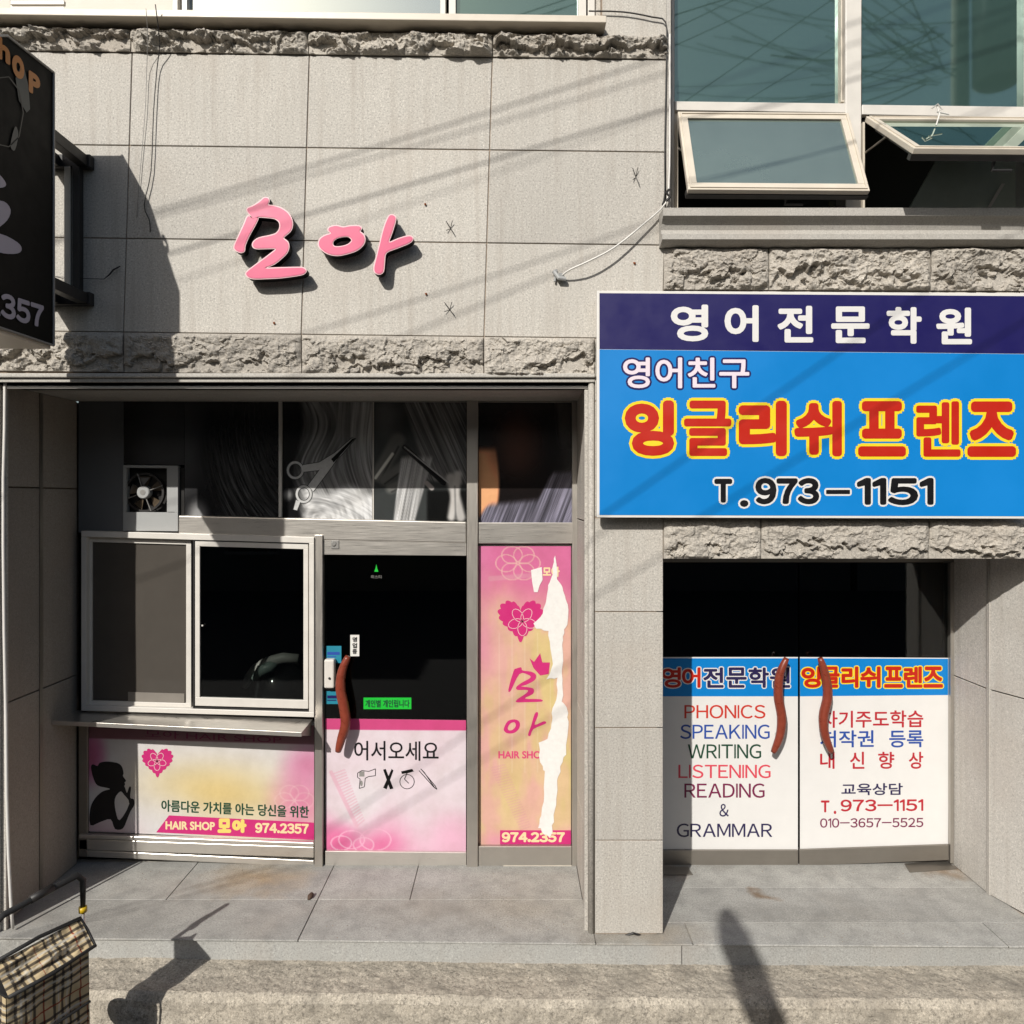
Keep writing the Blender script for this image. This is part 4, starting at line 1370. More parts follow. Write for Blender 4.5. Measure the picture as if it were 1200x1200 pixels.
A1h = z3([(696, 296), (716, 306), (722, 322), (700, 342), (664, 352), (632, 352), (620, 338), (626, 318), (652, 302)][::-1])
A2 = z3([(912, 196), (930, 186), (948, 196), (946, 222), (930, 275), (914, 328), (960, 312), (1005, 298), (1030, 298), (1038, 312), (1018, 332), (960, 356), (900, 382), (890, 430), (884, 480), (864, 493), (842, 484), (838, 458), (852, 400), (868, 335), (888, 255)])


def raised(name, loops, label):
    allp = [p for lp in loops for l in lp for p in l]
    e = empty(name, F(sum(p[0] for p in allp) / len(allp), max(p[1] for p in allp), -.05), label, 'letter', 'raised pink letters on the granite wall')
    for lp in loops:
        L2 = [smooth_loop(l, 3) for l in lp]
        mb = MB(); mb.poly([offset_loop(L2[0], 1.0)] + [offset_loop(l, -1.0) for l in L2[1:]], -.085, -.03, 0, 1)
        mb.build('body', [M['pale_pink'], M['board_black']], e)
        mb = MB(); mb.poly([offset_loop(L2[0], -.25)] + L2[1:], -.0875, -.085, 0, 0); mb.build('face', M['pink'], e)
        for q in (L2[0][0], L2[0][len(L2[0]) // 2]):
            cxm = sum(p[0] for p in L2[0]) / len(L2[0])
    return e


def spacers(e, pts):
    for q in pts:
        mb = MB(); mb.cyl(F(q[0], q[1], -.034), F(q[0], q[1], .004), .006, 8); mb.build('spacer', M['black'], e)


r1 = raised('wall_letter', [[MO1], [MO2]], 'pink raised first syllable 모 with white edge and black sides')
spacers(r1, z3([(250, 170), (140, 350), (370, 240), (240, 480), (440, 480)]))
r2 = raised('wall_letter', [[A1, A1h], [A2]], 'pink raised second syllable 아 with white edge and black sides')
spacers(r2, z3([(580, 340), (750, 330), (920, 220), (865, 450), (1010, 315)]))

# ================================================================== BIG ACADEMY SIGN
sg = empty('academy_sign', F(950, 606, 0), 'wide blue and navy academy signboard with red yellow edged lettering above the right entrance', 'sign')
YS = -.10
mb = MB(); mb.qc([(699.5, 606.5), (1206, 608), (1206, 343.5), (699.5, 340.5)], YS + .002, -.062); mb.build('sign_box', M['white'], sg, bevel=.003)
mb = MB(); mb.qc([(702.5, 603.5), (1203, 605), (1203, 415), (702.5, 409.5)], YS + .0006, YS + .002); mb.build('blue_field', M['blue'], sg)
mb = MB(); mb.qc([(702.5, 409), (1203, 414.5), (1203, 347), (702.5, 343.5)], YS + .0006, YS + .002); mb.build('navy_field', M['navy'], sg)
YT = YS
for i, (ch, a, b) in enumerate(zip('영어전문학원', (786, 849, 911, 974, 1039, 1097), (830, 889, 953, 1019, 1080, 1139))):
    letter(ch, (a, 357 + i * .7, b, 400 + i * .7), YT, [(1.6, M['white_ink'], .0005)], sg)
letter('영어친구', (730, 419, 878, 455), YT, [(3.0, M['navy'], .0003), (0.8, M['lilac'], .0012)], sg)
for ch, rr_, a, b in zip('잉글리쉬프렌즈', (3.6, 2.3, 3.6, 2.9, 3.1, 2.0, 3.4), (732, 801.5, 865.5, 930.5, 1005.5, 1073.5, 1133.5), (790, 857, 922, 986.5, 1061.5, 1125.5, 1190.5)):
    letter(ch, (a, 468 + a * .003 - 1, b, 532 + a * .003), YT, [(rr_ + 3.4, M['yellow'], .0003), (rr_, M['red'], .0012)], sg)
for ch, a, b, y0, y1 in (('T', 837, 858, 561, 589), ('.', 867, 877, 586, 594), ('973', 885, 960, 560, 591), ('-', 968, 996, 574, 579), ('1151', 1004, 1094, 560, 592)):
    letter(ch, (a, y0, b, y1), YT, [(4.0 if ch != '-' else 2.6, M['white_ink'], .0003), (1.8 if ch != '-' else .5, M['black_ink'], .0012)], sg)
for x in (760, 1140):
    mb = MB(); mb.q(x, 380, x + 8, 570, -.062, .004); mb.build('mounting_rail', M['black'], sg)

# ================================================================== ACADEMY DOORS
yA = Y0


def acad(x0, x1, label, bottom):
    e = empty('glass_door', F((x0 + x1) / 2, bottom, yA), label, 'door', 'double glass doors of the academy')
    return e


dL = acad(757, 936, 'left academy glass door with lesson list panel on its lower half', 1020)
dR = acad(936, 1113, 'right academy glass door with phone number panel on its lower half', 1015)
mb = MB(); mb.q(757, 660, 935.2, 998, yA, yA + .01); mb.build('glass', M['glass_dark'], dL)
mb = MB(); mb.q(937, 660, 1113, 995, yA, yA + .01); mb.build('glass', M['glass_dark'], dR)
mb = MB(); mb.q(757, 996.5, 935.3, 1015, yA - .018, yA + .025); mb.build('bottom_rail', M['steel_dark'], dL, bevel=.002)
mb = MB(); mb.qc([(937, 1015), (1112, 1008), (1112, 990), (937, 996)], yA - .018, yA + .025); mb.build('bottom_rail', M['steel_dark'], dR, bevel=.002)
handle([(922, 771), (914, 790), (912, 815), (916, 840), (914, 862), (906, 882)], dL, yA - .09, [(915, 788), (910, 860)], 5.6)
handle([(961, 771), (967, 790), (970, 815), (965, 840), (967, 862), (975, 882)], dR, yA - .09, [(966, 788), (970, 860)], 5.6)
fr = empty('entrance_frame', F(930, 1018, yA), 'brown metal frame with header around the academy doors', 'door frame')
mb = MB(); mb.q(740, 641, 1122, 659, yA - .03, yA + .05); mb.build('header', M['steel_dark'], fr)
mb = MB(); mb.q(1114, 659, 1121, 1012, yA - .03, yA + .05); mb.build('jamb', M['steel_v'], fr, bevel=.002)
mb = MB(); mb.q(748, 659, 756, 1020, yA - .03, yA + .05); mb.build('jamb', M['steel_v'], fr, bevel=.002)
for pts in ([(1060, 1013), (1108, 1010), (1122, 1019), (1066, 1023)], [(757, 1017), (806, 1017), (812, 1026), (750, 1026)]):
    g = [floorpt(*p) for p in pts]
    mb = MB(); mb.prism([(x, y, 0.003) for x, y in g][::-1], (0, 0, .004)); mb.build('floor_plate', M['steel_dark'], fr)
pA = empty('lesson_panel', F(847, 997, yA), 'white panel with coloured English lesson words under a blue band', 'poster', 'printed panels on the academy doors')
pB = empty('phone_panel', F(1024, 992, yA), 'white panel with red phone number and Korean lines under a blue band', 'poster', 'printed panels on the academy doors')
yp = yA - .003
mb = MB(); mb.qc([(759, 996), (935, 996), (935, 770), (759, 770)], yp, yA - .0005); mb.build('sheet', M['white_ink'], pA)
mb = MB(); mb.qc([(937.5, 995), (1111, 989), (1112, 771), (937.5, 770)], yp, yA - .0005); mb.build('sheet', M['white_ink'], pB)
mb = MB(); mb.qc([(759, 816), (935, 816), (935, 771.5), (759, 771.5)], yp - .0006, yp); mb.build('blue_band', M['t_blue'] if False else M['blue'], pA)
mb = MB(); mb.qc([(937.5, 816), (1111, 814.5), (1111, 772), (937.5, 771.5)], yp - .0006, yp); mb.build('blue_band', M['blue'], pB)
yq = yp - .0008
for ch, a, b in zip('영어전문학원', (775, 799, 824, 851, 877, 902), (798, 821, 848, 875, 901, 926)):
    red = ch in '영어'
    letter(ch, (a, 782, b, 806), yq, [(2.0, M['white_ink'], .0003), (.8, M['red'] if red else M['indigo'], .0008)], pA)
for ch, a, b in zip('잉글리쉬프렌즈', (939, 963, 986, 1008, 1036, 1059, 1082), (962, 984, 1006, 1032, 1058, 1081, 1105)):
    letter(ch, (a, 781, b, 806), yq, [(2.4, M['yellow'], .0003), (1.1, M['red'], .0008)], pB)
for t, x0, x1, y0, y1, m in (('PHONICS', 802, 897, 826, 842, 't_orange'), ('SPEAKING', 797, 902, 849, 866, 't_blue'), ('WRITING', 806, 892, 872, 889, 't_green'), ('LISTENING', 795, 903, 896, 912, 't_rose'),
                             ('READING', 802, 896, 918, 935, 't_purple'), ('&', 843, 854, 942, 957, 'indigo'), ('GRAMMAR', 793, 905, 965, 981, 'indigo')):
    letter(t, (x0, y0, x1, y1), yq, [(0.15, M[m], .0003)], pA)
for t, x0, x1, y0, y1, m, w in (('자기주도학습', 962, 1082, 833, 853, 't_red', .35), ('저작권', 961, 1024, 856, 876, 't_blue', .35), ('등록', 1042, 1082, 856, 876, 't_blue', .35), ('내', 961, 978, 881, 901, 't_red', .35),
                                ('신', 996, 1013, 881, 901, 't_red', .35), ('향', 1029, 1048, 881, 901, 't_red', .35), ('상', 1065, 1082, 881, 901, 't_red', .35), ('교육상담', 986, 1058, 918, 932, 'indigo', .3),
                                ('T', 962, 972, 938, 952, 't_red', .6), ('.', 977, 980, 950, 954, 't_red', .6), ('973-1151', 985, 1082, 937, 951, 't_red', .45), ('010-3657-5525', 961, 1082, 959, 970, 't_purple', .2)):
    letter(t, (x0, y0, x1, y1), yq, [(w, M[m], .0003)], pB, tilt=-.006)

# ================================================================== BLADE SIGN (left)
bs = empty('blade_sign', (-2.476, -.355, 3.213), 'black boxed blade sign with white numerals and orange lettering jutting from the left wall', 'sign')
XS, XW = -2.336, -2.616
out = [(-.355, 3.213), (-.355, 4.605), (-.70, 4.575), (-1.06, 4.35), (-1.06, 3.213)]
mb = MB(); mb.prism([(XS - .004, y, z) for y, z in out], (XW - XS + .008, 0, 0)); mb.build('sign_box', M['board_black'], bs, bevel=.004)
mb = MB()
for sx_ in (XS, XW):
    for (a, b) in zip(out, out[1:] + out[:1]):
        mb.tube([(sx_, *a), (sx_, *b)], .006, 6)
mb.build('edge_trim', M['silver'], bs)
mb = MB(); mb.box(XW + .012, XS - .012, -1.05, -.362, 3.195, 3.2125); mb.build('bottom_tray', M['alu_cream'], bs)


def side_letter(text, y0, y1, z0, z1, r, mat, tilt=0.0, lift=0.002, name='lettering', parent=None):
    """lettering on the face turned to +X, reading towards the wall"""
    v, f = glyphs(text, text.isdigit()); mn, mx = v.min(0), v.max(0)
    mb = MB()
    offs = [(0, 0)] + [(r * math.cos(2 * math.pi * i / 10), r * math.sin(2 * math.pi * i / 10)) for i in range(10)]
    for i, (a, c) in enumerate(offs):
        b = len(mb.v)
        for p in v:
            Yp = y0 + (p[0] - mn[0]) / (mx[0] - mn[0]) * (y1 - y0) + a
            Zp = z0 + (p[1] - mn[1]) / (mx[1] - mn[1]) * (z1 - z0) + c + tilt * (Yp - y0)
            mb.v.append((XS + lift + i * 3e-5, Yp, Zp))
        mb.f += [[b + j for j in ff] for ff in f]
    mb.mi = [0] * len(mb.f)
    return mb.build(name, mat, parent or bs)


def fy(px, py):
    """point of the blade sign's face seen at that place of the photo"""
    dep = FOC * XS / (px - 600)
    return dep - D, EYE + (585 - py) * dep / FOC


def side_poly(pts, mat, name='lettering', lift=.002):
    P3 = [Vector((XS + lift, *fy(x, y))) for x, y in pts]
    b = MB(); b.v = [tuple(p) for p in P3]
    for t in tessellate_polygon([P3]):
        t = list(t)
        if (P3[t[1]] - P3[t[0]]).cross(P3[t[2]] - P3[t[0]]).x < 0: t = t[::-1]
        b.f.append(t)
    b.mi = [0] * len(b.f)
    return b.build(name, mat, bs)


ya, za = fy(48, 385); yb_, _ = fy(0.5, 372)
side_letter('2357', -.845, -.443, 3.262, 3.365, .006, M['grey_ink'], tilt=.06)
for ch, px, py in (('h', 4, 60), ('o', 21, 80), ('P', 40, 100)):
    y_, z_ = fy(px, py)
    side_letter(ch, y_ - .035, y_ + .035, z_ - .045, z_ + .045, .008, M['orange'], tilt=.15)
y_, z_ = fy(-26, 40); side_letter('S', y_ - .04, y_ + .04, z_ - .07, z_ + .06, .008, M['orange'])
side_poly([(26, 72), (33, 100), (35, 128), (31, 132), (22, 118), (18, 92)], simple('slate print', (.03, .04, .042), .4), 'drop_print', .0012)
side_poly(smooth_loop([(14, 158), (18, 148), (21, 158), (17, 176), (12, 172)], 3), simple('slate print', (.06, .065, .065), .4), 'drop_print')
for seg in ([(-18, 205), (-4, 203), (5, 212), (6, 218), (-2, 220), (-18, 216)], [(-12, 236), (4, 236), (12, 246), (8, 258), (-4, 268), (-14, 274), (-14, 262), (-4, 254), (-2, 248), (-12, 246)],
            [(-20, 276), (0, 274), (20, 284), (25, 292), (20, 297), (4, 297), (-10, 292), (-22, 288)]):
    side_poly(smooth_loop(seg, 3), M['grey_ink'])
pth = [(-10, 92), (10, 90), (22, 106), (27, 132), (22, 160), (10, 172), (-8, 168)]
for (a, b) in zip(pth[:-1], pth[1:]):
    d = Vector((b[0] - a[0], b[1] - a[1])).normalized(); n = (-d.y * .6, d.x * .6)
    side_poly([(a[0] + n[0], a[1] + n[1]), (b[0] + n[0], b[1] + n[1]), (b[0] - n[0], b[1] - n[1]), (a[0] - n[0], a[1] - n[1])], simple('faint line', (.02, .02, .02), .4), 'oval_line')
# bracket to the wall
mb = MB()
for z in (4.30, 3.54):
    mb.box(-2.56, -2.50, -.36, .002, z - .03, z + .03)
    mb.box(-2.40, -2.345, -.36, -.002, z - .03, z + .03)
    mb.box(-2.66, -2.33, -.045, .001, z - .035, z + .035)
mb.box(-2.425, -2.385, -.05, -.01, 3.56, 4.28).box(-2.545, -2.515, -.20, -.16, 3.56, 4.28)
mb.build('bracket', M['black'], bs, bevel=.003)
mb = MB(); mb.box(-2.47, -2.435, -.05, -.015, 3.575, 4.265); mb.build('bracket_tube', M['alu_cream'], bs, bevel=.003)
# short wire poking out beside it
mb = MB(); mb.tube([F(64, 324), F(90, 326, -.03), F(122, 327, -.02), F(128, 322, -.02), F(133, 316, -.02), F(141, 312, -.015)], [.0015, .0015, .002, .004, .005, .003], 6)
single(mb, 'loose_wire', M['black'], 'short stiff black wire end sticking out beside the blade sign bracket', 'wire')

# ================================================================== UPPER RIGHT WINDOW
uw = empty('large_window', F(990, 253, .05), 'tall white framed window with green glass and two tilted open bottom sashes', 'window')
YW = .15
al = M['alu']
mb = MB(); mb.q(786.5, -260, 790.5, 253, YW - .02, YW + .10).q(1640, -260, 1650, 253, YW - .02, YW + .10); mb.build('frame', al, uw, bevel=.003)
mb = MB(); mb.qc([(991, 253), (1009, 253), (1010.5, -260), (991, -260)], YW - .03, YW + .10); mb.build('mullion', al, uw, bevel=.003)
mb = MB(); mb.q(1208, -260, 1226, 253, YW - .03, YW + .10); mb.build('mullion', al, uw, bevel=.003)
mb = MB(); mb.qc([(790.8, 129), (990.7, 132), (990.7, 121), (790.8, 118.5)], YW - .025, YW + .10); mb.build('transom', al, uw, bevel=.003)
mb = MB(); mb.qc([(1010.5, 134), (1207.5, 138), (1207.5, 125), (1010.5, 122.5)], YW - .025, YW + .10); mb.build('transom', al, uw, bevel=.003)
mb = MB(); mb.q(1226.5, 124, 1640, 138, YW - .025, YW + .10); mb.build('transom', al, uw, bevel=.003)
for x0, x1, y1 in ((790.5, 991, 120), (1010, 1208, 125)):
    mb = MB(); mb.q(x0, -260, x1, y1 + 2, YW + .03, YW + .036); mb.build('pane', M['glass_teal'], uw)
mb = MB(); mb.q(1226, -260, 1640, 125, YW + .03, YW + .036); mb.build('pane', M['glass_teal'], uw)
mb = MB(); mb.q(1226, 138, 1640, 250, YW + .03, YW + .036); mb.build('pane', M['glass_teal'], uw)
mb = MB(); mb.ring(985.5, -260, 991, 119, 1.5, YW - .01, YW + .03); mb.build('inner_bead', M['alu_cream'], uw)
mb = MB(); mb.q(790.8, 129.5, 990.5, 136, YW + .01, YW + .09, .012).q(1010.5, 135.5, 1207, 143, YW + .01, YW + .09, .012); mb.build('gasket', M['darkgap'], uw)
# lower opening frame
mb = MB(); mb.q(790.6, 131, 794.5, 253, YW + .0, YW + .08).q(1011, 143, 1013.5, 253, YW + .0, YW + .08); mb.build('inner_bead', M['alu_cream'], uw)


def sash(x0, x1, ytop, length, angle, hx):
    """top-hung sash swung outwards"""
    A = F(x0, ytop, YW - .03); B = F(x1, ytop + 1.5, YW - .03)
    u = (B - A); W = u.length; u.normalize()
    d = Vector((0, -math.sin(angle), -math.cos(angle)))
    n = u.cross(d).normalized()  # out of the glass
    if n.y > 0: n = -n
    def box(a0, a1, b0, b1, c0, c1, mb):
        P_ = lambda a, b, c: A + u * a + d * b + n * c
        mb.prism([P_(a0, b1, c1), P_(a1, b1, c1), P_(a1, b0, c1), P_(a0, b0, c1)], -n * (c1 - c0))
    t = .052
    mb = MB()
    box(0, W, 0, t, 0, .03, mb); box(0, W, length - t, length, 0, .03, mb); box(0, t, t, length - t, 0, .03, mb); box(W - t, W, t, length - t, 0, .03, mb)
    s_ = mb.build('sash', M['alu_cream'], uw, bevel=.003)
    mb = MB()
    g = .012
    box(t - g, W - t + g, t - g, length - t + g, .022, .024, mb) if False else None
    mb = MB()
    for (a0, a1, b0, b1) in ((.012, W - .012, .012, .02), (.012, W - .012, length - .02, length - .012), (.012, .020, .02, length - .02), (W - .020, W - .012, .02, length - .02)):
        box(a0, a1, b0, b1, .03, .036, mb)
    mb.build('bead', M['alu_cream'], s_)
    mb = MB(); box(t, W - t, t, length - t, .012, .018, mb); mb.build('pane', M['glass_sash'], s_)
    mb = MB(); box(-.004, W + .004, length - .03, length + .004, -.03, -.001, mb); box(W - .06, W - .03, .1, length, -.022, -.002, mb); box(.03, .06, .1, length, -.022, -.002, mb); mb.build('inner_rim', M['black'], s_)
    mb = MB(); h0 = A + u * hx + d * (length - .02) - n * .03
    mb.tube([h0, h0 - n * .03 + Vector((0, 0, -.02)), h0 - n * .03 + u * .10 + Vector((0, 0, -.02))], .009, 8); mb.build('handle', M['rubber'], s_)
    # stay arms
    for a in (.02, W - .02):
        mb = MB(); p = A + u * a
        mb.tube([p + Vector((0, .05, -.16)), p + d * .28 - n * .01], .006, 6); mb.build('stay_arm', M['steel_dark'], s_)
    return s_


sash(793, 992, 136, .605, math.radians(24.5), .55)
sash(1013, 1204, 143, .655, math.radians(50), .44)
mb = MB(); mb.tube([F(1098, 124, -.01), F(1101, 134, -.02), F(1097, 147, -.03)], .004, 6).tube([F(1092, 127, -.01), F(1099, 122, -.02), F(1104, 128, -.02), F(1098, 131, -.02), F(1112, 134, -.01)], .004, 6)
single(mb, 'tie_cord', M['white'], 'white cord knotted on the transom above the right open sash', 'cord')
# pale slanted board added for the shaft of light on the curtain inside
ib = empty('light_shaft_board', F(1120, 258, .6), 'pale greenish slanted board standing in for light on the curtain inside the open right window', 'board')
mb = MB(); mb.qc([(1040, 290), (1225, 290), (1225, 120), (1135, 120)], .62, .64); mb.build('board', simple('pale green light shaft', (.42, .48, .43), .7), ib)
mb = MB(); mb.qc([(1146, 262), (1150, 262), (1178, 215), (1174, 215)], .60, .605); mb.build('tape', M['white'], ib)
mb = MB(); mb.q(972, 236, 987, 256, .3, .32)
single(mb, 'window_post', simple('olive post', (.22, .22, .14), .6), 'short olive post standing inside behind the left open sash', 'post')

# ================================================================== UPPER LEFT WINDOWS
ul = empty('strip_window', F(330, 24, .1), 'row of pale framed windows above the long ledge at top left', 'window')
YU = .06
mb = MB(); mb.q(-600, -260, 12, 18, YU, YU + .15, .0).q(75, -260, 202, 24, YU, YU + .15); mb.build('infill_panel', simple('cream panel', (.58, .54, .47), .6), ul, bevel=.002)
mb = MB(); mb.q(12, 0, 75, 5, YU - .01, YU + .08).q(202, -260, 208, 24, YU - .01, YU + .08).q(213, -260, 219, 24, YU - .01, YU + .08); mb.build('mullion', al, ul, bevel=.002)
mb = MB(); mb.q(12, 5, 75, 20, YU, YU + .1).q(203, 16, 705, 30, YU - .005, YU + .1, .017); mb.build('bottom_rail', al, ul, bevel=.002)
mb = MB(); mb.q(516, -260, 522, 30, YU - .02, YU + .08).q(526, -260, 534, 30, YU - .02, YU + .08).q(678, -260, 687, 34, YU - .02, YU + .08).q(689, -260, 697, 35, YU - .02, YU + .08); mb.build('mullion', al, ul, bevel=.002)
mb = MB(); mb.q(697, -260, 706, 38, YU, YU + .1); mb.build('infill_panel', M['granite'], ul)
mb = MB(); mb.q(219, -260, 517, 24, YU + .03, YU + .036); mb.build('pane', M['glass_blue'], ul)
mb = MB(); mb.q(534, -260, 678, 26, YU + .03, YU + .036); mb.build('pane', M['glass_teal'], ul)
mb = MB(); mb.q(12, -260, 75, 3, YU + .03, YU + .036).q(208, -260, 213, 24, YU + .03, YU + .036); mb.build('pane', M['glass_dark'], ul)

# ================================================================== WIRES ON THE WALL
def wire(name, pts, r, mat, label, cat='cable', group=None):
    P = [F(x, y, Y) for x, y, Y in pts]
    Q = []
    for i in range(len(P) - 1):
        for t in (0, .33, .66):
            p0, p1, p2, p3 = P[max(i - 1, 0)], P[i], P[i + 1], P[min(i + 2, len(P) - 1)]
            Q.append(0.5 * ((2 * p1) + (p2 - p0) * t + (2 * p0 - 5 * p1 + 4 * p2 - p3) * t * t + (3 * p1 - p0 - 3 * p2 + p3) * t ** 3))
    Q.append(P[-1])
    mb = MB(); mb.tube(Q, r, 6)
    return single(mb, name, mat, label, cat, group, smooth=True)


wire('cable', [(171, 10, -.14), (173, 40, -.08), (172, 80, -.02), (170, 130, -.015), (166, 180, -.012), (163, 215, -.012), (160, 255, -.012)], .0016, M['silver'], 'thin pale wire hanging down left of the pink letters', group='loose wires on the granite wall')
wire('cable', [(182, 5, -.14), (187, 50, -.06), (184, 80, -.02), (180, 130, -.02), (177, 200, -.02), (169, 240, -.02), (175, 258, -.02), (176, 272, -.015)], .0028, M['black'], 'thin black wire with a kinked end hanging beside the pale wire', group='loose wires on the granite wall')
wire('cable', [(690, 13, -.02), (730, 14, -.02), (764, 20, -.02), (780, 26, -.02), (781, 60, -.012), (780, 120, -.012), (779, 180, -.012), (779, 226, -.012), (776, 240, -.012)], .004, M['black'], 'black cable running down the wall edge beside the large window')
wire('cable', [(785, 40, -.02), (785, 150, -.02), (784, 210, -.02), (780, 238, -.03), (755, 262, -.05), (720, 290, -.07), (690, 306, -.08), (668, 316, -.06), (657, 324, -.02)], .005, M['white'], 'white cable sagging from the window corner to the wall outlet')
mb = MB(); mb.tube([F(784, 222, -.02), F(781, 226, -.03), F(785, 231, -.03), (F(780, 236, -.03))], .008, 6)
single(mb, 'cable_clip', M['black'], 'black tape knot where the cables meet beside the large window', 'clip')
mb = MB(); mb.tube([F(649, 318, -.02), F(655, 326, -.035), F(663, 327, -.03)], .012, 8).tube([F(657, 324, .0), F(657, 324, -.03)], .02, 12).tube([F(652, 316, -.01), F(650, 330, -.02)], .006, 6)
single(mb, 'cable_outlet', M['panel_grey'], 'grey cable outlet on the wall at the lower end of the white cable', 'outlet')

# overhead cables and pole behind the viewpoint (their shadows and reflections show)
SD = Vector((.45, 1.0, -.72))


def over(name, a, b, back, r, label, sag=.0):
    """street cable whose shadow crosses the facade from photo point a to b"""
    A = F(*a); B = F(*b); d = B - A
    pts = []
    for i in range(-16, 26):
        t = i / 4.0
        p = A + d * t
        p = p - SD * (back)
        p.z += sag * (t - .5) ** 2
        pts.append(p)
    mb = MB(); mb.tube(pts, r, 6)
    return single(mb, name, M['rubber'], label, 'cable', 'overhead street cables', smooth=True)


ov = [((400, 240), (780, 128), 2.7, .0055), ((520, 148), (780, 66), 2.9, .005), ((520, 162), (780, 86), 3.1, .004), ((620, 310), (770, 258), 3.0, .004), ((480, 392), (700, 300), 3.3, .0045), ((300, 300), (520, 225), 3.6, .003)]
for i, (a, b, bk, r) in enumerate(ov):
    over('overhead_cable', a, b, bk, r, 'street cable behind the viewpoint, its shadow ' + ['passing just right above the pink letters', 'highest on the granite under the upper rough band', 'second highest under the upper rough band', 'ending beside the small wall outlet', 'low on the wall left of the academy sign', 'faint across the pink letters'][i], .01)
for i, (a, b) in enumerate((((740, 600), (1000, 420)), ((860, 600), (1190, 400)))):
    over('overhead_cable', a, b, 3.4 + i * .3, .0045, 'street cable behind the viewpoint, its shadow on the ' + ['left half', 'right half'][i] + ' of the academy sign')

pole = empty('utility_pole', (7.6, -8.0, -.28), 'concrete utility pole with transformer and cross arm across the street', 'pole')
mb = MB(); mb.tube([(7.6, -8, -.3), (7.6, -8, 12.5)], [.19, .12], 16); mb.build('shaft', M['plaster'], pole, smooth=True)
mb = MB(); mb.tube([(8.05, -7.7, 9.3), (8.05, -7.7, 9.36), (8.05, -7.7, 10.9), (8.05, -7.7, 10.96)], [.3, .38, .38, .3], 16); mb.build('transformer', M['panel_grey'], pole, smooth=True)
mb = MB()
rt = random.Random(9)
for i in range(30):
    hub_ = Vector((7.3 + rt.uniform(-.2, .2), -8 + rt.uniform(-.2, .2), 9.5 + rt.random() * 1.0))
    e_ = Vector((rt.uniform(2.6, 6.2), -8 + rt.uniform(-1.5, 1.5), rt.uniform(8.6, 12.5)))
    mid = hub_ * .5 + e_ * .5 + Vector((0, 0, -rt.uniform(.1, .6)))
    pts = [hub_ * (1 - t) ** 2 + mid * (2 * t * (1 - t)) + e_ * t * t for t in [k / 8 for k in range(9)]]
    mb.tube(pts, rt.choice((.006, .009, .012)), 5)
mb.build('cable_tangle', M['rubber'], pole)

# street frontage opposite: seen only as reflections
for i, (x0, x1, h, c) in enumerate(((-26, -15, 6.2, (.22, .19, .16)), (-14.8, -6.2, 7.0, (.14, .13, .12)), (-6, 1.8, 6.0, (.20, .17, .13)), (2, 10, 7.2, (.15, .14, .14)), (10.2, 24, 6.4, (.20, .19, .17)))):
    e = empty('house', ((x0 + x1) / 2, -17, -.28), ['low tan house far left across the street', 'dark brick house left across the street', 'brown house straight across the street', 'grey house right across the street', 'pale house far right across the street'][i], 'house')
    mb = MB(); mb.box(x0, x1, -24, -16, -.28, h); mb.build('wall', simple('house wall', c, .9, scale=1.5), e)
    mb = MB(); mb.box(x0 - .1, x1 + .1, -24.1, -15.8, h, h + .25); mb.build('roof_slab', M['plaster'], e)
    for fz in (.9, 3.9):
        n = int((x1 - x0) / 2.6)
        for j in range(n):
            xx = x0 + (j + .5) * (x1 - x0) / n
            mb = MB(); mb.ring(0, 0, 1, 1, .01, 0, .01) if False else mb.box(xx - .7, xx + .7, -15.98, -15.93, fz, fz + 1.35)
            w = mb.build('window', M['darkgap'], e)
            mb = MB(); mb.box(xx - .8, xx + .8, -15.99, -15.9, fz - .1, fz - .002); mb.build('sill', M['plaster'], w)

# ================================================================== SHOPPING TROLLEY
CB = Vector((-2.12, -.80, -.118))
cart = empty('shopping_trolley', CB, 'beige plaid shopping trolley with black pull handle standing at the kerb', 'trolley')
ev = Vector((.417, .909, 0)); nv_ = Vector((.909, -.417, 0))
C0 = Vector((-1.984, -.656, 0))      # front far top corner of the bag (plan)
TW, TD = .37, .15
ZT, ZB = .355, -.16


def cp(a, b, z): return C0 - ev * (TW - a) - nv_ * b + Vector((0, 0, z))   # a along width from near end, b back from the front face


def plaid(u, v, basec=(.92, .83, .66), dark=1.0):
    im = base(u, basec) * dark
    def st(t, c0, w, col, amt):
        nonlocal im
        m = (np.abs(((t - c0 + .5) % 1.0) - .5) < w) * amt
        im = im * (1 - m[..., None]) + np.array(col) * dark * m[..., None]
    pu, pv = u / .17, v / .17
    for t in (pu, pv):
        st(t, .20, .035, (.13, .12, .13), .62); st(t, .32, .028, (.95, .93, .88), .8); st(t, .44, .035, (.13, .12, .13), .62); st(t, .56, .028, (.95, .93, .88), .6); st(t, .66, .035, (.13, .12, .13), .62)
        st(t, .93, .018, (.62, .22, .14), .8)
    return im


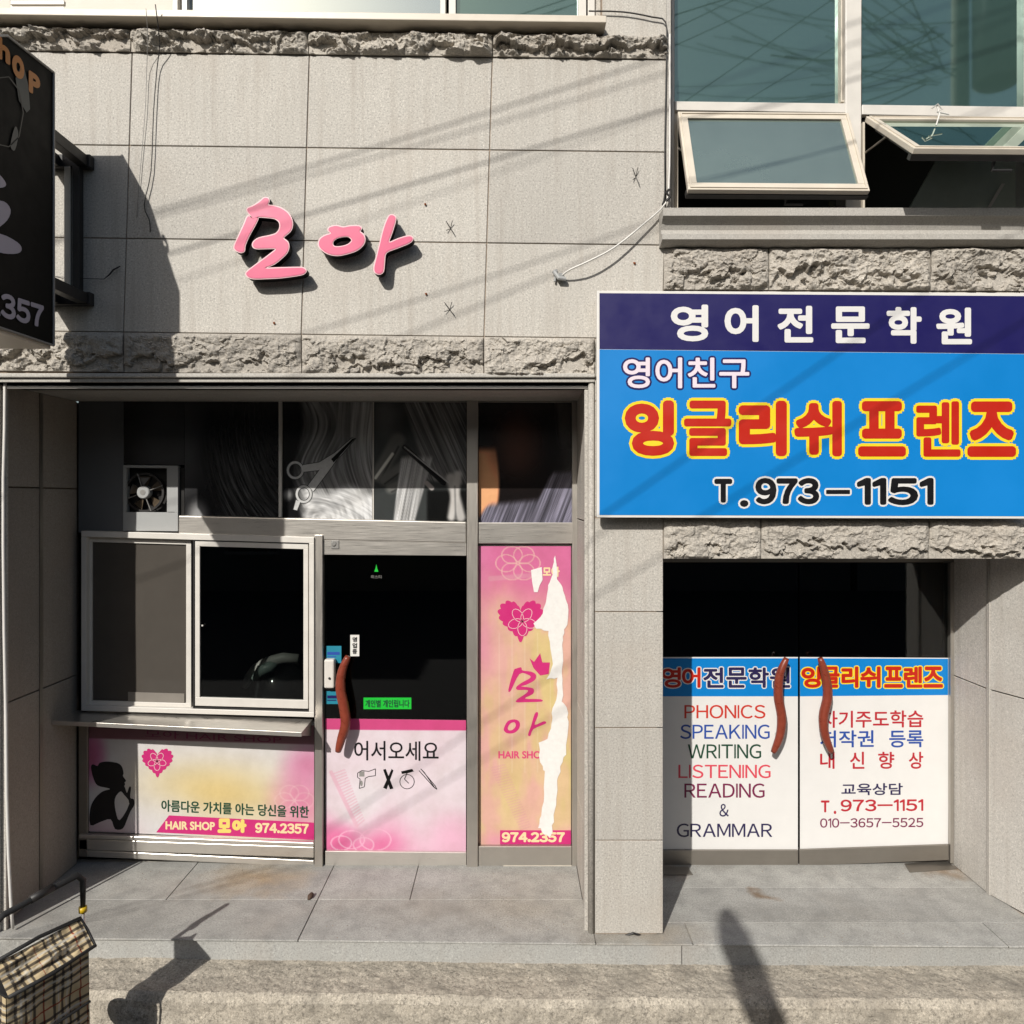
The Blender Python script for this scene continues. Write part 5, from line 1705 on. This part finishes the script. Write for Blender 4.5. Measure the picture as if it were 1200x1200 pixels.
def plaid_quad(name, A, B, C, Dd, parent, wob=.004, dark=1.0, seed=0, n=110, sag=.0):
    A, B, C, Dd = [np.array(q) for q in (A, B, C, Dd)]
    W = np.linalg.norm(B - A); H = np.linalg.norm(Dd - A)
    nu = int(n * W / .37) + 4; nvv = int(n * H / .37) + 4
    u = np.linspace(0, 1, nu)[None, :]; v = np.linspace(0, 1, nvv)[:, None]
    U, V = u + 0 * v, v + 0 * u
    P = A * ((1 - U) * (1 - V))[..., None] + B * (U * (1 - V))[..., None] + C * (U * V)[..., None] + Dd * ((1 - U) * V)[..., None]
    nn = np.cross(B - A, Dd - A); nn /= np.linalg.norm(nn)
    edge = np.minimum(1, np.minimum(np.minimum(U, 1 - U), np.minimum(V, 1 - V)) * 8)
    P = P + nn * ((fbm(U * 5, V * 5, 3, seed) - .5) * wob * 2 * edge + sag * edge)[..., None]
    return grid_mesh(name, P, M['print_matt'], parent, colors=plaid(U * W, V * H, dark=dark), smooth=True)


body = empty_body = None
mb = MB()
mb.prism([cp(0.01, .01, ZB), cp(TW - .01, .01, ZB), cp(TW - .01, TD, ZB), cp(.01, TD, ZB)], (0, 0, ZT - ZB - .03))
bag = mb.build('bag', M['rubber'], cart)
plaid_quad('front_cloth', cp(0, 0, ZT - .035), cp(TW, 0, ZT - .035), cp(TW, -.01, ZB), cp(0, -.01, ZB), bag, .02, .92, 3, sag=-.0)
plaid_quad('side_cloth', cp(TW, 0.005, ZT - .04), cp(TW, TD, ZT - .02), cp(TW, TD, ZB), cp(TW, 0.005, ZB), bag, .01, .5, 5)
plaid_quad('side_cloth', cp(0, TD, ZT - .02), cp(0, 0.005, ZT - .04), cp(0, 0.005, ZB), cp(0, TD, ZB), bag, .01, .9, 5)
plaid_quad('pocket_cloth', cp(.02, -.022, ZT - .27), cp(TW - .02, -.022, ZT - .27), cp(TW - .02, -.03, ZB + .02), cp(.02, -.03, ZB + .02), bag, .008, .9, 8)
mb = MB(); mb.tube([cp(.01, -.024, ZT - .265), cp(TW - .01, -.024, ZT - .265)], .006, 6); mb.build('pocket_trim', M['rubber'], bag)
# lid: sloping top and front flap
lid_f = plaid_quad('lid', cp(-.005, TD * .5, ZT + .085), cp(TW + .01, TD * .5, ZT + .085), cp(TW + .01, -.022, ZT - .02), cp(-.005, -.022, ZT - .02), cart, .02, 1.0, 11, sag=-.0)
lid = MB()
lid.prism([cp(-.005, -.015, ZT - .03), cp(TW + .008, -.015, ZT - .03), cp(TW + .008, TD, ZT - .03), cp(-.005, TD, ZT - .03)], (0, 0, .008))
lid.v += [tuple(cp(TW + .008, -.015, ZT - .025)), tuple(cp(TW + .008, TD, ZT - .025)), tuple(cp(TW + .008, TD, ZT + .05)), tuple(cp(TW + .008, TD * .5, ZT + .08))]
b = len(lid.v); lid.f.append([b - 4, b - 3, b - 2, b - 1]); lid.mi.append(0)
lid.v += [tuple(cp(0, TD * .5, ZT + .09)), tuple(cp(TW, TD * .5, ZT + .08)), tuple(cp(TW, TD, ZT + .03)), tuple(cp(0, TD, ZT + .03))]
b = len(lid.v); lid.f.append([b - 4, b - 3, b - 2, b - 1]); lid.mi.append(0)
lid.build('lid_lining', M['rubber'], cart)
mb = MB()
mb.tube([cp(-.005, TD * .5, ZT + .098), cp(TW * .5, TD * .5, ZT + .104), cp(TW + .01, TD * .5, ZT + .088), cp(TW + .022, TD * .3, ZT + .035), cp(TW + .018, -.02, ZT - .022), cp(TW * .5, -.027, ZT - .030), cp(-.005, -.024, ZT - .022)], .009, 8)
mb.build('lid_trim', M['rubber'], cart, smooth=True)
# frame, handle
H1 = F(98, 1018, -.53); H1 = Vector((-2.085, -.53, .60))
H0 = H1 - ev * .42
mb = MB()
pl = [H1 + Vector((.0, -.0, -.16)), H1 + Vector((0, 0, -.02)), H1 - ev * .03 + Vector((0, 0, .015)), H1 - ev * .10 + Vector((-.005, 0, .01)), H1 - ev * .21 + Vector((-.012, 0, 0.0)), H0 + ev * .05 + Vector((0, 0, 0.0)), H0 + Vector((0, 0, -.03)), H0 + Vector((0, 0, -.16))]
mb.tube(pl, [.011, .015, .016, .015, .013, .015, .015, .011], 10)
gr = mb.build('handle', M['rubber'], cart, smooth=True)
mb = MB(); mb.tube([H1 - ev * .14 + Vector((-.008, 0, .01)), H1 - ev * .24 + Vector((-.012, 0, .002))], .019, 10); mb.build('grip', M['black'], gr, smooth=True)
for Hh in (H1, H0):
    mb = MB(); mb.tube([Hh + Vector((0, 0, -.15)), Hh + Vector((0, 0, -.175))], .019, 10); mb.build('collar', simple('yellow plastic', rgb(200, 165, 30), .4), gr, smooth=True)
    mb = MB(); mb.tube([Hh + Vector((0, 0, -.17)), Vector((Hh.x + .02, Hh.y, -.05))], .008, 8); mb.build('pole', M['steel'], cart, smooth=True)
mb = MB()
mb.tube([cp(-.01, TD + .01, -.06), cp(TW + .01, TD + .01, -.06)], .008, 8).tube([cp(0, TD, -.09), cp(0, -.03, -.15), cp(TW, -.03, -.15), cp(TW, TD, -.09)], .007, 8)
mb.build('frame', M['black'], cart, smooth=True)
for a in (-.035, TW + .035):
    c = cp(a, TD + .01, -.045)
    mb = MB(); mb.tube([c - ev * .014, c + ev * .014], .072, 20); w = mb.build('wheel', M['rubber'], cart, bevel=.006)
    mb = MB(); mb.tube([c - ev * .016, c + ev * .016], .04, 14); mb.build('hub', M['silver'], w)

# grit scattered on the landing and kerb
mb = MB(); rg_ = random.Random(3)
for i in range(260):
    x = rg_.uniform(-3.0, 3.2); y = rg_.choice((rg_.uniform(-.3, -.12), rg_.uniform(-.09, .1), rg_.uniform(.5, .76)))
    z = -.118 + .006 if y < -.11 else 0.0005
    if y >= -.11 and y < edge_y(x) + .01: continue
    if .42 < x < .86 and y > -.02: continue
    r = rg_.uniform(.0015, .0045)
    b = len(mb.v); a0 = rg_.random() * 6
    mb.v += [(x + r * math.cos(a0 + k * 2.09), y + r * math.sin(a0 + k * 2.09), z) for k in range(3)] + [(x, y, z + r)]
    mb.f += [[b, b + 1, b + 3], [b + 1, b + 2, b + 3], [b + 2, b, b + 3]]; mb.mi += [0, 0, 0]
tag(mb.build('grit', M['mortar']), kind='stuff')
mb = MB()
mb.tube([F(x - (4 if y > 445 else 0), y, .032) for x, y in ((88, 440), (30, 440.5), (14, 441.5), (10, 448), (9.5, 500), (8, 560), (8, 640), (9, 740), (11, 840), (12, 930), (14, 1000), (17, 1062), (19, 1088))], .0085, 8)
single(mb, 'conduit_pipe', M['white'], 'thin white conduit running down the far left edge of the salon recess', 'pipe', smooth=True)

# small things on the landing
x_, y_ = floorpt(363, 1052)
mb = MB(); mb.tube([(x_, y_ - .03, .004), (x_ + .004, y_ - .01, .012), (x_ + .008, y_ + .015, .012), (x_ + .01, y_ + .035, .003)], [.006, .016, .014, .004], 8)
single(mb, 'dead_leaf', simple('dead leaf brown', (.07, .04, .025), .8), 'brown curled leaf lying on the granite landing before the salon', 'leaf', smooth=True)
mb = MB(); mb.tube([F(733, 1096.5, -.002), F(742, 1093.5, -.012), F(751, 1096.5, -.002)], .006, 6)
single(mb, 'drain_lip', M['black'], 'dark half round drain opening at the foot of the middle pilaster', 'drain')

# made-up leaning post behind the viewpoint, added to cast the oval shadow
tip = Vector((1.257, .231, 0)) - SD * 5.0
low = Vector((1.283, -.42, -.20)) - SD * 4.35
mb = MB()
dv = (low - tip)
mb.tube([tip + dv * -.02, tip + dv * .08, tip + dv * .3, tip + dv * .6, tip + dv * 1.0, tip + dv * 1.25, Vector((-.4, -4.9, 1.6)), Vector((-.35, -4.95, -.28))], [.02, .055, .085, .095, .09, .05, .03, .03], 14)
single(mb, 'shadow_post', M['black'], 'unseen leaning post with an oval head, added behind the viewpoint to shade the landing', 'post', smooth=True)
